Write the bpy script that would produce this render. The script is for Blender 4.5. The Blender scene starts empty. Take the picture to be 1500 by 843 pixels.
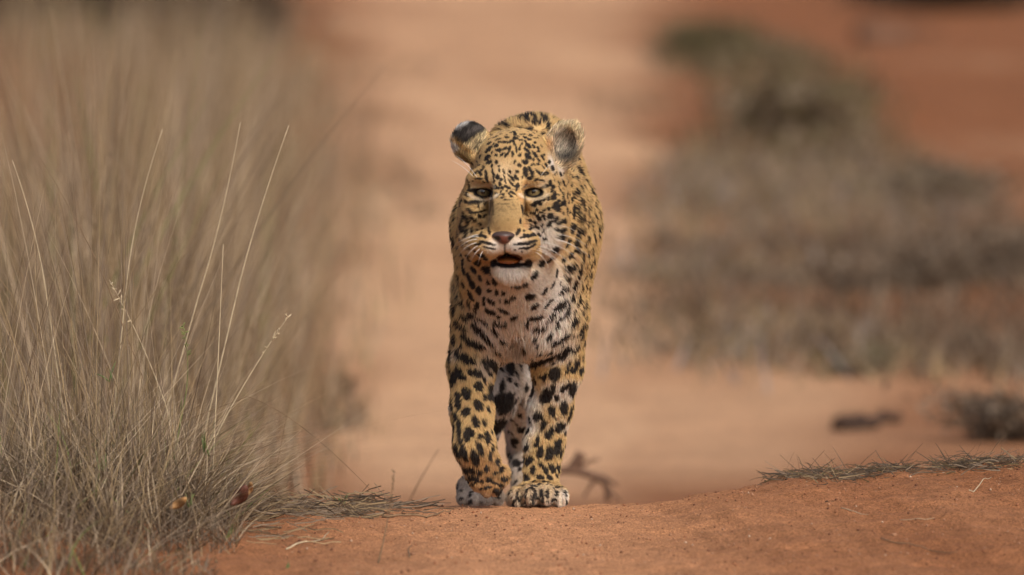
import bpy, math, random
import numpy as np
from mathutils import Vector
from mathutils.bvhtree import BVHTree
rng = np.random.default_rng(7)
random.seed(7)
S = bpy.context.scene
COL = S.collection

# ------------------------------------------------------------------ camera, sky, sun, exposure
CAM = np.array([0.0, -10.0, 0.96])
FPX = 10000.0                                   # focal length in 1500-px-wide picture units
PITCH = -(math.atan(0.096) - math.atan(0.03205))
FW = np.array([0, math.cos(PITCH), math.sin(PITCH)])
UP = np.array([0, -math.sin(PITCH), math.cos(PITCH)])
cd = bpy.data.cameras.new("camera")
cam = bpy.data.objects.new("camera", cd); COL.objects.link(cam)
cam.location = CAM
cam.rotation_euler = (math.pi / 2 + PITCH, 0, 0)
cd.sensor_fit = 'HORIZONTAL'; cd.sensor_width = 36; cd.lens = 240
cd.clip_start = 0.1; cd.clip_end = 5000
cd.dof.use_dof = True; cd.dof.focus_distance = 9.93; cd.dof.aperture_fstop = 4.3
S.camera = cam
SUN_EL, SUN_AZ = 42.0, 152.0                    # azimuth measured clockwise from +Y: the light comes from behind and right of the camera
w = bpy.data.worlds.new("World"); S.world = w; w.use_nodes = True
nt = w.node_tree; bg = nt.nodes["Background"]
sky = nt.nodes.new("ShaderNodeTexSky"); sky.sky_type = 'NISHITA'; sky.sun_disc = False
sky.sun_elevation = math.radians(SUN_EL); sky.sun_rotation = math.radians(SUN_AZ)
sky.dust_density = 4.0; sky.air_density = 0.9; sky.ozone_density = 0.5
nt.links.new(sky.outputs[0], bg.inputs[0]); bg.inputs[1].default_value = 0.072
sd = bpy.data.lights.new("sun", 'SUN'); sd.energy = 1.5; sd.angle = math.radians(26); sd.color = (1.0, 0.95, 0.88)
so = bpy.data.objects.new("sun", sd); COL.objects.link(so)
_e, _a = math.radians(SUN_EL), math.radians(SUN_AZ)
sdir = Vector((math.sin(_a) * math.cos(_e), math.cos(_a) * math.cos(_e), math.sin(_e)))
so.rotation_euler = sdir.to_track_quat('Z', 'Y').to_euler()
S.view_settings.view_transform = 'Standard'; S.view_settings.look = 'None'
S.view_settings.exposure = 0.88; S.view_settings.gamma = 1
S.render.engine = 'CYCLES'
try: S.cycles_curves.shape = 'RIBBONS'
except Exception: pass

# ------------------------------------------------------------------ helpers
def W(px, py, y):
    """point at depth y (metres behind the leopard's planted paw) that is seen at (px, py) in the photograph"""
    d = FW + np.array([(px - 750) / FPX, 0, 0]) + UP * ((421.5 - py) / FPX)
    t = (y - CAM[1]) / d[1]
    return CAM + d * t
def proj(p):
    d = p - CAM; z = d @ FW
    return 750 + FPX * d[..., 0] / z, 421.5 - FPX * (d @ UP) / z
def sstep(a, b, x):
    t = np.clip((x - a) / (b - a), 0, 1); return t * t * (3 - 2 * t)
_K = [(rng.normal(size=3) * f, rng.uniform(0, 6.28)) for f in (1.0, 1.3, 1.7, 2.3, 2.9, 3.7, 1.5, 2.1)]
def wob(p, scale):
    """cheap smooth noise, about -1..1"""
    s = 0
    for k, ph in _K: s = s + np.sin(p @ (k * scale) + ph)
    return s / 3.2
def hn(x, y):
    p = np.stack([x, y, np.zeros_like(x)], -1)
    return p
def ground_h(x, y):
    x = np.asarray(x, float); y = np.asarray(y, float)
    yy = np.maximum(y, 0)
    z = -0.45 * (1 - np.exp(-yy / 3.2))
    z = z + (0.039 * sstep(.17, .42, x) + 0.020 * sstep(.40, .70, x)) * np.exp(-((y - .02) / .55) ** 2)
    z = z + 0.02 * sstep(-.35, -.7, x) * np.exp(-(y / .8) ** 2)
    p = np.stack([x, y, 0 * x], -1)
    near = np.exp(-(np.maximum(np.abs(y) - 1.2, 0) / 1.0) ** 2)
    paw = np.exp(-((x - .0) / .16) ** 2 - ((y - .0) / .25) ** 2)
    z = z + near * (1 - .85 * paw) * (0.006 * wob(p, 6) + 0.0032 * wob(p + 3, 19) + 0.0018 * wob(p + 7, 50))
    far = sstep(3, 10, y)
    z = z + far * (0.03 * wob(p, .8) + 0.014 * wob(p + 1, 2.6))
    return z
def G(px, py):
    """where the ray of a picture point meets the ground"""
    lo = None
    for y in np.concatenate([np.arange(-3, 6, .02), np.arange(6, 150, .2)]):
        q = W(px, py, y)
        if q[2] <= ground_h(q[0], q[1]): return q
    return W(px, py, 150)
def crest(px, dy=0.0):
    """the point of the ridge line that stands against the distance at picture column px, moved dy metres further away"""
    ys = np.arange(-.6, .5, .01); xs = (px - 750) / FPX * (ys + 10) / FW[1]
    q = np.stack([xs, ys, ground_h(xs, ys)], 1); y = ys[np.argmin(proj(q)[1])] + dy
    x = (px - 750) / FPX * (y + 10) / FW[1]
    return np.array([x, y, float(ground_h(x, y))])
def tag(o, label=None, cat=None, group=None, kind=None):
    if label: o['label'] = label
    if cat: o['category'] = cat
    if group: o['group'] = group
    if kind: o['kind'] = kind
    return o
def mesh_obj(name, V, Fc, mat, parent=None, smooth=True, color=None, cname='tint'):
    me = bpy.data.meshes.new(name)
    V = np.asarray(V, np.float32); Fc = np.asarray(Fc, np.int32)
    n = Fc.shape[1]
    me.vertices.add(len(V)); me.vertices.foreach_set('co', V.ravel())
    me.loops.add(Fc.size); me.loops.foreach_set('vertex_index', Fc.ravel())
    me.polygons.add(len(Fc)); me.polygons.foreach_set('loop_start', np.arange(0, Fc.size, n, dtype=np.int32))
    me.update(calc_edges=True); me.validate()
    if smooth: me.polygons.foreach_set('use_smooth', np.ones(len(me.polygons), bool))
    if color is not None:
        a = me.attributes.new(cname, 'FLOAT_COLOR', 'POINT')
        c = np.ones((len(V), 4), np.float32); c[:, :3] = color
        a.data.foreach_set('color', c.ravel())
    if mat: me.materials.append(mat)
    o = bpy.data.objects.new(name, me); COL.objects.link(o)
    if parent is not None: o.parent = parent
    return o
def mat_new(name):
    m = bpy.data.materials.new(name); m.use_nodes = True
    return m, m.node_tree, m.node_tree.nodes["Principled BSDF"]
def attr_mat(name, attr, rough=.7, spec=.25, grain=None, gscale=300, sheen=0, transl=0):
    m, t, b = mat_new(name)
    a = t.nodes.new("ShaderNodeAttribute"); a.attribute_name = attr
    src = a.outputs['Color']
    if grain:
        nz = t.nodes.new("ShaderNodeTexNoise"); nz.inputs['Scale'].default_value = gscale; nz.inputs['Detail'].default_value = 3
        tc = t.nodes.new("ShaderNodeTexCoord"); t.links.new(tc.outputs['Object'], nz.inputs['Vector'])
        mr = t.nodes.new("ShaderNodeMapRange"); mr.inputs[1].default_value = .3; mr.inputs[2].default_value = .7
        mr.inputs[3].default_value = 1 - grain; mr.inputs[4].default_value = 1 + grain
        t.links.new(nz.outputs[0], mr.inputs[0])
        mx = t.nodes.new("ShaderNodeVectorMath"); mx.operation = 'SCALE'
        t.links.new(src, mx.inputs[0]); t.links.new(mr.outputs[0], mx.inputs['Scale']); src = mx.outputs[0]
    t.links.new(src, b.inputs['Base Color'])
    b.inputs['Roughness'].default_value = rough; b.inputs['Specular IOR Level'].default_value = spec
    if transl:
        tr = t.nodes.new("ShaderNodeBsdfTranslucent"); t.links.new(src, tr.inputs[0])
        ms = t.nodes.new("ShaderNodeMixShader"); ms.inputs[0].default_value = transl
        t.links.new(b.outputs[0], ms.inputs[1]); t.links.new(tr.outputs[0], ms.inputs[2])
        t.links.new(ms.outputs[0], t.nodes["Material Output"].inputs[0])
    return m
def flat_mat(name, c, rough=.6, spec=.4, var=.25, scale=120, coat=0):
    m, t, b = mat_new(name)
    nz = t.nodes.new("ShaderNodeTexNoise"); nz.inputs['Scale'].default_value = scale; nz.inputs['Detail'].default_value = 4
    tc = t.nodes.new("ShaderNodeTexCoord"); t.links.new(tc.outputs['Object'], nz.inputs['Vector'])
    r = t.nodes.new("ShaderNodeValToRGB")
    r.color_ramp.elements[0].position = .3; r.color_ramp.elements[1].position = .7
    r.color_ramp.elements[0].color = tuple(v * (1 - var) for v in c) + (1,)
    r.color_ramp.elements[1].color = tuple(min(1, v * (1 + var)) for v in c) + (1,)
    t.links.new(nz.outputs[0], r.inputs[0]); t.links.new(r.outputs[0], b.inputs['Base Color'])
    b.inputs['Roughness'].default_value = rough; b.inputs['Specular IOR Level'].default_value = spec
    b.inputs['Coat Weight'].default_value = coat
    return m
def tube(points, radii, n=6):
    """tapered tube along a polyline -> verts, quads"""
    P = np.asarray(points, float); R = np.asarray(radii, float)
    T = np.gradient(P, axis=0); T /= np.linalg.norm(T, axis=1)[:, None] + 1e-12
    ref = np.array([0.31, 0.87, 0.38])
    A = np.cross(T, ref); A /= np.linalg.norm(A, axis=1)[:, None] + 1e-9
    B = np.cross(T, A)
    an = np.linspace(0, 2 * np.pi, n, endpoint=False)
    V = P[:, None] + R[:, None, None] * (np.cos(an)[None, :, None] * A[:, None] + np.sin(an)[None, :, None] * B[:, None])
    V = V.reshape(-1, 3); Q = []
    for i in range(len(P) - 1):
        for j in range(n):
            Q.append((i * n + j, i * n + (j + 1) % n, (i + 1) * n + (j + 1) % n, (i + 1) * n + j))
    c0 = len(V); V = np.vstack([V, P[:1], P[-1:]])
    for j in range(n):
        Q.append((c0, c0, (j + 1) % n, j)); Q.append((c0 + 1, c0 + 1, (len(P) - 1) * n + j, (len(P) - 1) * n + (j + 1) % n))
    Q = [q for q in Q]
    return V, Q
def tube_obj(name, pts, rad, mat, parent=None, n=6):
    V, Q = tube(pts, rad, n)
    me = bpy.data.meshes.new(name)
    me.from_pydata([tuple(v) for v in V], [], [tuple(dict.fromkeys(q)) for q in Q]); me.update()
    me.polygons.foreach_set('use_smooth', np.ones(len(me.polygons), bool))
    me.materials.append(mat)
    o = bpy.data.objects.new(name, me); COL.objects.link(o)
    if parent is not None: o.parent = parent
    return o
def bez(a, c, b, n=10):
    t = np.linspace(0, 1, n)[:, None]; a, c, b = map(np.asarray, (a, c, b))
    return (1 - t) ** 2 * a + 2 * t * (1 - t) * c + t ** 2 * b

# ------------------------------------------------------------------ the ground: one sheet to the horizon
def axis(lo, hi, step, far_lo, far_hi, g=1.09):
    a = list(np.arange(lo, hi, step))
    s = step; v = hi
    while v < far_hi: a.append(v); s *= g; v += s
    a.append(far_hi)
    s = step; v = lo - step
    while v > far_lo: a.insert(0, v); s *= g; v -= s
    a.insert(0, far_lo)
    return np.array(a)
gx = axis(-1.0, 1.0, .0065, -900, 900); gy = axis(-1.1, .5, .0065, -60, 1800, 1.05)
X, Y = np.meshgrid(gx, gy, indexing='ij')
Z = ground_h(X, Y)
Vg = np.stack([X, Y, Z], -1).reshape(-1, 3)
ny_ = len(gy); I, J = np.meshgrid(np.arange(len(gx) - 1), np.arange(ny_ - 1), indexing='ij')
b0 = (I * ny_ + J).ravel(); Fg = np.stack([b0, b0 + ny_, b0 + ny_ + 1, b0 + 1], -1)
d_ = Y + 10
pp = np.stack([X, Y, 0 * X], -1)
lat = X / np.maximum(d_, 1)                       # how far to the side, seen along the track
pale = sstep(.035, .012, np.abs(lat + .002) + .006 * wob(pp, .9)) * sstep(1.5, 5, Y)
pale = np.maximum(pale, .75 * sstep(.05, .02, np.abs(lat - .012) + .008 * wob(pp + 5, 1.2)) * sstep(2.5, 5, Y) * sstep(11, 7, Y))
fore = .75 * np.exp(-((X - .02) / .28) ** 2) + .10
pale = np.maximum(pale, .1)
pale = np.clip(pale + (.13 * wob(pp * np.array([1, .45, 1]) + 11, 2.3) + .16 * wob(pp * np.array([1, .5, 1]) + 4, .7) + .05 * wob(pp * np.array([.5, 1.6, 1]) + 6, 1.1)) * sstep(2, 6, Y) - .28 * sstep(18, 45, Y), 0, 1)
redc = np.array([.245, .094, .038]); palec = np.array([.60, .350, .195]); forec = np.array([.56, .275, .135])
soil = redc + (palec - redc) * pale.reshape(-1, 1)
tf = sstep(.9, 2.2, Y).reshape(-1, 1); fo_ = np.clip(fore + .10 * wob(pp + 2, 5) * sstep(.1, .5, X), 0, 1).reshape(-1, 1)
soil = soil * tf + (redc + (forec - redc) * fo_) * (1 - tf)
m, t, b = mat_new("red_sand")
a = t.nodes.new("ShaderNodeAttribute"); a.attribute_name = 'soil'
tc = t.nodes.new("ShaderNodeTexCoord")
def noise(sc, det=4, ro=.6):
    n = t.nodes.new("ShaderNodeTexNoise"); n.inputs['Scale'].default_value = sc; n.inputs['Detail'].default_value = det
    n.inputs['Roughness'].default_value = ro; t.links.new(tc.outputs['Object'], n.inputs['Vector']); return n.outputs[0]
def mrange(src, a0, a1, b0_, b1_):
    r = t.nodes.new("ShaderNodeMapRange"); r.inputs[1].default_value = a0; r.inputs[2].default_value = a1
    r.inputs[3].default_value = b0_; r.inputs[4].default_value = b1_; t.links.new(src, r.inputs[0]); return r.outputs[0]
def mul(x, y):
    q = t.nodes.new("ShaderNodeMath"); q.operation = 'MULTIPLY'; t.links.new(x, q.inputs[0]); t.links.new(y, q.inputs[1]); return q.outputs[0]
n1, n2, n3 = noise(260, 3, .7), noise(28, 6, .65), noise(3, 5)
n4 = noise(620, 2, .6)
fac = mul(mul(mul(mrange(n1, .36, .64, .6, 1.4), mrange(n4, .36, .64, .6, 1.4)), mrange(n2, .3, .7, .78, 1.2)), mrange(n3, .3, .7, .88, 1.12))
sc_ = t.nodes.new("ShaderNodeVectorMath"); sc_.operation = 'SCALE'
t.links.new(a.outputs['Color'], sc_.inputs[0]); t.links.new(fac, sc_.inputs['Scale'])
t.links.new(sc_.outputs[0], b.inputs['Base Color'])
b.inputs['Roughness'].default_value = .95; b.inputs['Specular IOR Level'].default_value = .12
bp = t.nodes.new("ShaderNodeBump"); bp.inputs['Strength'].default_value = .8; bp.inputs['Distance'].default_value = .006
ad = t.nodes.new("ShaderNodeMath"); ad.operation = 'ADD'; t.links.new(n1, ad.inputs[0]); t.links.new(n2, ad.inputs[1])
t.links.new(ad.outputs[0], bp.inputs['Height']); t.links.new(bp.outputs[0], b.inputs['Normal'])
M_SOIL = m
tag(mesh_obj("ground", Vg, Fg, m, color=soil, cname='soil'), kind='structure')

# ------------------------------------------------------------------ the leopard: one continuous surface grown from a distance field
H = 0.0027
LO = np.array([-.125, -.385, -.085]); HI = np.array([.165, 1.13, .625])
NG = np.ceil((HI - LO) / H).astype(int)
class Field:
    def __init__(s, lo, n, h):
        s.lo = np.asarray(lo, float); s.n = np.asarray(n); s.h = h
        s.F = np.full(tuple(n), 0.06, np.float32)
        s.ax = [(s.lo[i] + h * np.arange(n[i])).astype(np.float32) for i in range(3)]
    def box(s, lo, hi):
        i0 = np.clip(np.floor((lo - s.lo) / s.h).astype(int), 0, s.n); i1 = np.clip(np.ceil((hi - s.lo) / s.h).astype(int) + 1, 0, s.n)
        sl = tuple(slice(i0[i], i1[i]) for i in range(3))
        return sl, [s.ax[0][sl[0]][:, None, None], s.ax[1][sl[1]][None, :, None], s.ax[2][sl[2]][None, None, :]]
    def put(s, sl, d, k, sub=False):
        A = s.F[sl]
        if sub:
            h = np.clip(.5 - .5 * (A + d) / k, 0, 1); s.F[sl] = A * (1 - h) + (-d) * h + k * h * (1 - h)
        else:
            h = np.clip(.5 + .5 * (d - A) / k, 0, 1); s.F[sl] = d * (1 - h) + A * h - k * h * (1 - h)
    def ell(s, c, r, k=.02, rot=0., sub=False, tilt=0.):
        c = np.asarray(c, float); r = np.asarray(r, float); m = r.max() + k + .02
        sl, (x, y, z) = s.box(c - m, c + m)
        x = x - c[0]; y = y - c[1]; z = z - c[2]
        if rot: ca, sa = math.cos(rot), math.sin(rot); x, z = ca * x + sa * z, -sa * x + ca * z     # roll in the picture plane
        if tilt: ca, sa = math.cos(tilt), math.sin(tilt); y, z = ca * y + sa * z, -sa * y + ca * z
        k0 = np.sqrt((x / r[0]) ** 2 + (y / r[1]) ** 2 + (z / r[2]) ** 2); k1 = np.sqrt((x / r[0] ** 2) ** 2 + (y / r[1] ** 2) ** 2 + (z / r[2] ** 2) ** 2) + 1e-6
        s.put(sl, (k0 * (k0 - 1) / k1).astype(np.float32), k, sub)
    def cap(s, a, b, ra, rb, k=.02, sub=False):
        a = np.asarray(a, float); b = np.asarray(b, float); m = max(ra, rb) + k + .02
        sl, (x, y, z) = s.box(np.minimum(a, b) - m, np.maximum(a, b) + m)
        ba = b - a; L = ba @ ba
        h = np.clip(((x - a[0]) * ba[0] + (y - a[1]) * ba[1] + (z - a[2]) * ba[2]) / L, 0, 1)
        d = np.sqrt((x - a[0] - h * ba[0]) ** 2 + (y - a[1] - h * ba[1]) ** 2 + (z - a[2] - h * ba[2]) ** 2) - (ra + (rb - ra) * h)
        s.put(sl, d.astype(np.float32), k, sub)
    def chain(s, pts, k=.02):
        for p, q in zip(pts[:-1], pts[1:]): s.cap(p[0], q[0], p[1], q[1], k)
    def sample(s, p):
        q = (np.asarray(p) - s.lo) / s.h; i = np.clip(np.floor(q).astype(int), 0, s.n - 2); f = q - i
        r = 0
        for a in (0, 1):
            for b_ in (0, 1):
                for c in (0, 1):
                    wgt = (f[0] if a else 1 - f[0]) * (f[1] if b_ else 1 - f[1]) * (f[2] if c else 1 - f[2])
                    r += wgt * s.F[i[0] + a, i[1] + b_, i[2] + c]
        return r
    def hit(s, px, py, y0=-.38, y1=.9):
        for y in np.arange(y0, y1, .001):
            p = W(px, py, y)
            if s.sample(p) < 0: return p
        return None
    def nets(s):
        F = s.F; sg = F < 0
        cnt = np.zeros(tuple(s.n - 1), np.int8)
        for a in (0, 1):
            for b_ in (0, 1):
                for c in (0, 1):
                    cnt += sg[a:s.n[0] - 1 + a, b_:s.n[1] - 1 + b_, c:s.n[2] - 1 + c]
        act = np.argwhere((cnt > 0) & (cnt < 8))
        idx = np.full(tuple(s.n - 1), -1, np.int32); idx[act[:, 0], act[:, 1], act[:, 2]] = np.arange(len(act))
        offs = np.array([(a, b_, c) for a in (0, 1) for b_ in (0, 1) for c in (0, 1)])
        cv = np.stack([F[act[:, 0] + o[0], act[:, 1] + o[1], act[:, 2] + o[2]] for o in offs], 1)
        acc = np.zeros((len(act), 3)); nn = np.zeros(len(act))
        for i in range(8):
            for j in range(i + 1, 8):
                if np.abs(offs[i] - offs[j]).sum() != 1: continue
                c = (cv[:, i] < 0) != (cv[:, j] < 0)
                tt = np.where(c, cv[:, i] / (cv[:, i] - cv[:, j] + 1e-20), 0)
                acc += c[:, None] * (offs[i] + tt[:, None] * (offs[j] - offs[i])); nn += c
        V = s.lo + s.h * (act + acc / nn[:, None])
        Q = []
        for ax in range(3):
            u, v = (ax + 1) % 3, (ax + 2) % 3
            sa = [slice(None)] * 3; sb = [slice(None)] * 3
            sa[ax] = slice(0, -1); sb[ax] = slice(1, None)
            ch = np.argwhere(sg[tuple(sa)] != sg[tuple(sb)])
            ch = ch[(ch[:, u] > 0) & (ch[:, v] > 0) & (ch[:, u] < s.n[u] - 1) & (ch[:, v] < s.n[v] - 1)]
            flip = sg[tuple(ch.T)]
            def cell(du, dv):
                c = ch.copy(); c[:, u] -= du; c[:, v] -= dv; return idx[tuple(c.T)]
            q = np.stack([cell(0, 0), cell(1, 0), cell(1, 1), cell(0, 1)], 1)
            q[~flip] = q[~flip][:, ::-1]
            Q.append(q)
        return V, np.vstack(Q)
B = Field(LO, NG, H)
P = W
# trunk, neck, shoulders
B.cap(P(778, 345, .08), P(785, 360, .62), .092, .088, .03)
B.cap(P(780, 280, .10), P(786, 292, .62), .074, .078, .03)
B.cap(P(770, 420, .10), P(775, 405, .60), .080, .070, .03)
B.cap(P(784, 204, .12), P(788, 232, .62), .036, .045, .045)
B.ell(P(782, 335, .62), (.088, .11, .12), .04)
B.cap(P(760, 275, -.12), P(772, 330, .06), .070, .090, .03)
B.cap(P(753, 378, -.175), P(762, 450, -.02), .050, .072, .03)
B.ell(P(704, 372, -.05), (.033, .085, .075), .03)
B.ell(P(831, 345, .0), (.034, .1, .09), .03)
B.cap(P(748, 214, .12), P(706, 330, .06), .032, .034, .03)
B.cap(P(706, 330, .06), P(704, 455, .03), .034, .034, .03)
B.cap(P(806, 218, .12), P(831, 325, .06), .034, .034, .03)
B.cap(P(831, 325, .06), P(822, 450, .04), .034, .034, .03)
B.ell(P(716, 455, .0), (.040, .066, .068), .025)
B.ell(P(800, 453, .0), (.046, .068, .068), .025)
B.ell(P(757, 476, .02), (.050, .07, .034), .02)
B.cap(P(733, 478, -.04), P(750, 508, .03), .030, .012, .016)
B.cap(P(784, 478, -.04), P(769, 510, .03), .032, .012, .016)
B.cap(P(722, 492, .02), P(702, 545, -.01), .028, .018, .025)
B.cap(P(790, 492, .04), P(808, 550, .04), .030, .018, .025)
# hind legs and tail
B.cap(P(725, 575, .33), P(728, 430, .55), .036, .070, .03)
B.chain([(P(725, 575, .33), .034), (P(703, 655, .42), .019), (P(700, 712, .30), .020)], .012)
B.ell(P(700, 716, .27), (.031, .050, .025), .012)
for i, px in enumerate((680, 695, 712, 728)):
    B.ell(P(px, 729 + (i in (1, 2)) * 2, (.235, .22, .22, .235)[i]), (.0105, .022, .0115), .006)
B.cap(P(762, 560, .42), P(790, 430, .58), .036, .070, .03)
B.chain([(P(762, 560, .42), .034), (P(761, 660, .60), .017), (P(768, 722, .50), .018)], .012)
B.ell(P(770, 730, .46), (.030, .055, .018), .012)
B.chain([((.03, .70, .43), .026), ((.038, .82, .31), .021), ((.045, .90, .16), .018), ((.05, .99, .10), .017), ((.055, 1.07, .14), .014)], .02)
# front legs
B.chain([(P(702, 460, -.02), .038), (P(690, 540, -.02), .0295), (P(691, 600, -.035), .0275), (P(694, 650, -.06), .027)], .015)
B.cap(P(695, 655, -.06), P(711, 695, -.045), .027, .027, .012)
for px, py in ((700, 703), (713, 712), (726, 710), (735, 698)):
    B.ell(P(px, py, -.052), (.0105, .020, .016), .004)
B.chain([(P(822, 460, .0), .037), (P(818, 540, .03), .032), (P(806, 600, .055), .0285), (P(797, 650, .06), .0255), (P(793, 692, .055), .0255)], .015)
B.ell(P(791, 722, .03), (.036, .05, .019), .014)
for px, py, y in ((758, 728, .005), (778, 725, -.012), (800, 725, -.012), (820, 728, .005)):
    B.ell(P(px, py, y), (.0125, .026, .0145), .006)
    B.cap(P(px, py + 8, y - .022), P(px, py + 13, y - .029), .0035, .0015, .004)
# head
B.ell(P(755, 250, -.150), (.060, .085, .060), .02)
B.ell(P(747, 243, -.195), (.042, .05, .042), .02)
B.cap(P(745, 268, -.225), P(740, 330, -.318), .030, .0205, .026)
B.ell(P(708, 262, -.224), (.023, .022, .014), .016)
B.ell(P(784, 262, -.228), (.023, .022, .014), .016)
B.ell(P(694, 306, -.19), (.021, .05, .038), .025)
B.ell(P(801, 306, -.195), (.029, .05, .040), .025)
B.ell(P(801, 345, -.19), (.026, .05, .032), .025)
B.ell(P(694, 350, -.18), (.020, .05, .032), .025)
B.cap(P(742, 345, -.20), P(740, 350, -.305), .036, .024, .02)
B.ell(P(716, 356, -.312), (.0250, .028, .0185), .009)
B.ell(P(763, 356, -.315), (.0265, .028, .0185), .009)
B.ell(P(714, 368, -.29), (.014, .03, .012), .01)
B.ell(P(775, 370, -.29), (.016, .03, .013), .01)
B.cap(P(748, 392, -.27), P(755, 370, -.16), .020, .040, .02)
B.ell(P(748, 397, -.275), (.023, .021, .0105), .018)
# mouth, philtrum and chest groove
B.cap(P(739, 356, -.348), P(740, 369, -.345), .0022, .0022, .003, True)
B.ell(P(746, 383.5, -.32), (.0165, .055, .0028), .003, 0, True)
B.ell(P(742.5, 377.5, -.32), (.0068, .05, .0080), .003, 0, True)
B.ell(P(735.5, 380.5, -.32), (.0062, .05, .0040), .003, .5, True)
B.ell(P(753, 380.5, -.32), (.0085, .05, .0045), .003, -.35, True)
B.cap(P(757, 432, -.118), P(758, 518, -.055), .007, .013, .014, True)
# ears
B.ell(P(812, 224, -.135), (.026, .022, .026), .015)
B.ell(P(825, 213, -.140), (.0255, .022, .0325), .010, math.radians(-10))
B.ell(P(838, 200, -.142), (.0140, .016, .0180), .008)
B.ell(P(828, 212, -.163), (.0190, .022, .0250), .006, math.radians(-14), True)
B.ell(P(689, 206, -.140), (.0235, .018, .0255), .008, math.radians(28))
B.ell(P(694, 222, -.140), (.020, .020, .016), .012)
B.ell(P(683, 211, -.142), (.017, .016, .017), .010)
B.ell(P(703, 212, -.138), (.018, .018, .020), .010)
B.cap(P(667, 206, -.150), P(697, 232, -.160), .0055, .0065, .006)
# eyes: the lids are cut where the eyeballs show
for px, py, rx, ry, rz, dp in ((708, 284, .019, .016, .012, .0018), (782, 283, .019, .016, .012, .0018), (712, 334, .008, .012, .010, .002), (772, 333, .008, .012, .010, .002),
                              (745, 248, .006, .012, .022, .0025), (694, 343, .010, .014, .018, .0045), (789, 342, .010, .014, .018, .0045), (697, 280, .008, .012, .012, .003), (800, 270, .008, .012, .014, .003), (714, 392, .014, .016, .012, .006), (785, 392, .014, .016, .012, .006)):
    p = B.hit(px, py); B.ell(p + np.array([0, dp - ry, 0]), (rx, ry, rz), .014, 0, True)
EYES = []
for px, py, roll in ((708, 282, math.radians(-6)), (782, 281.5, math.radians(8))):
    p = B.hit(px, py)
    EYES.append(p)
    B.ell(p + np.array([0, 0, -.0010]), (.0122, .012, .0046), .003, roll, True)
BV, BF = B.nets()
tree = BVHTree.FromPolygons([tuple(v) for v in BV], [tuple(int(i) for i in f) for f in BF])

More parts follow.
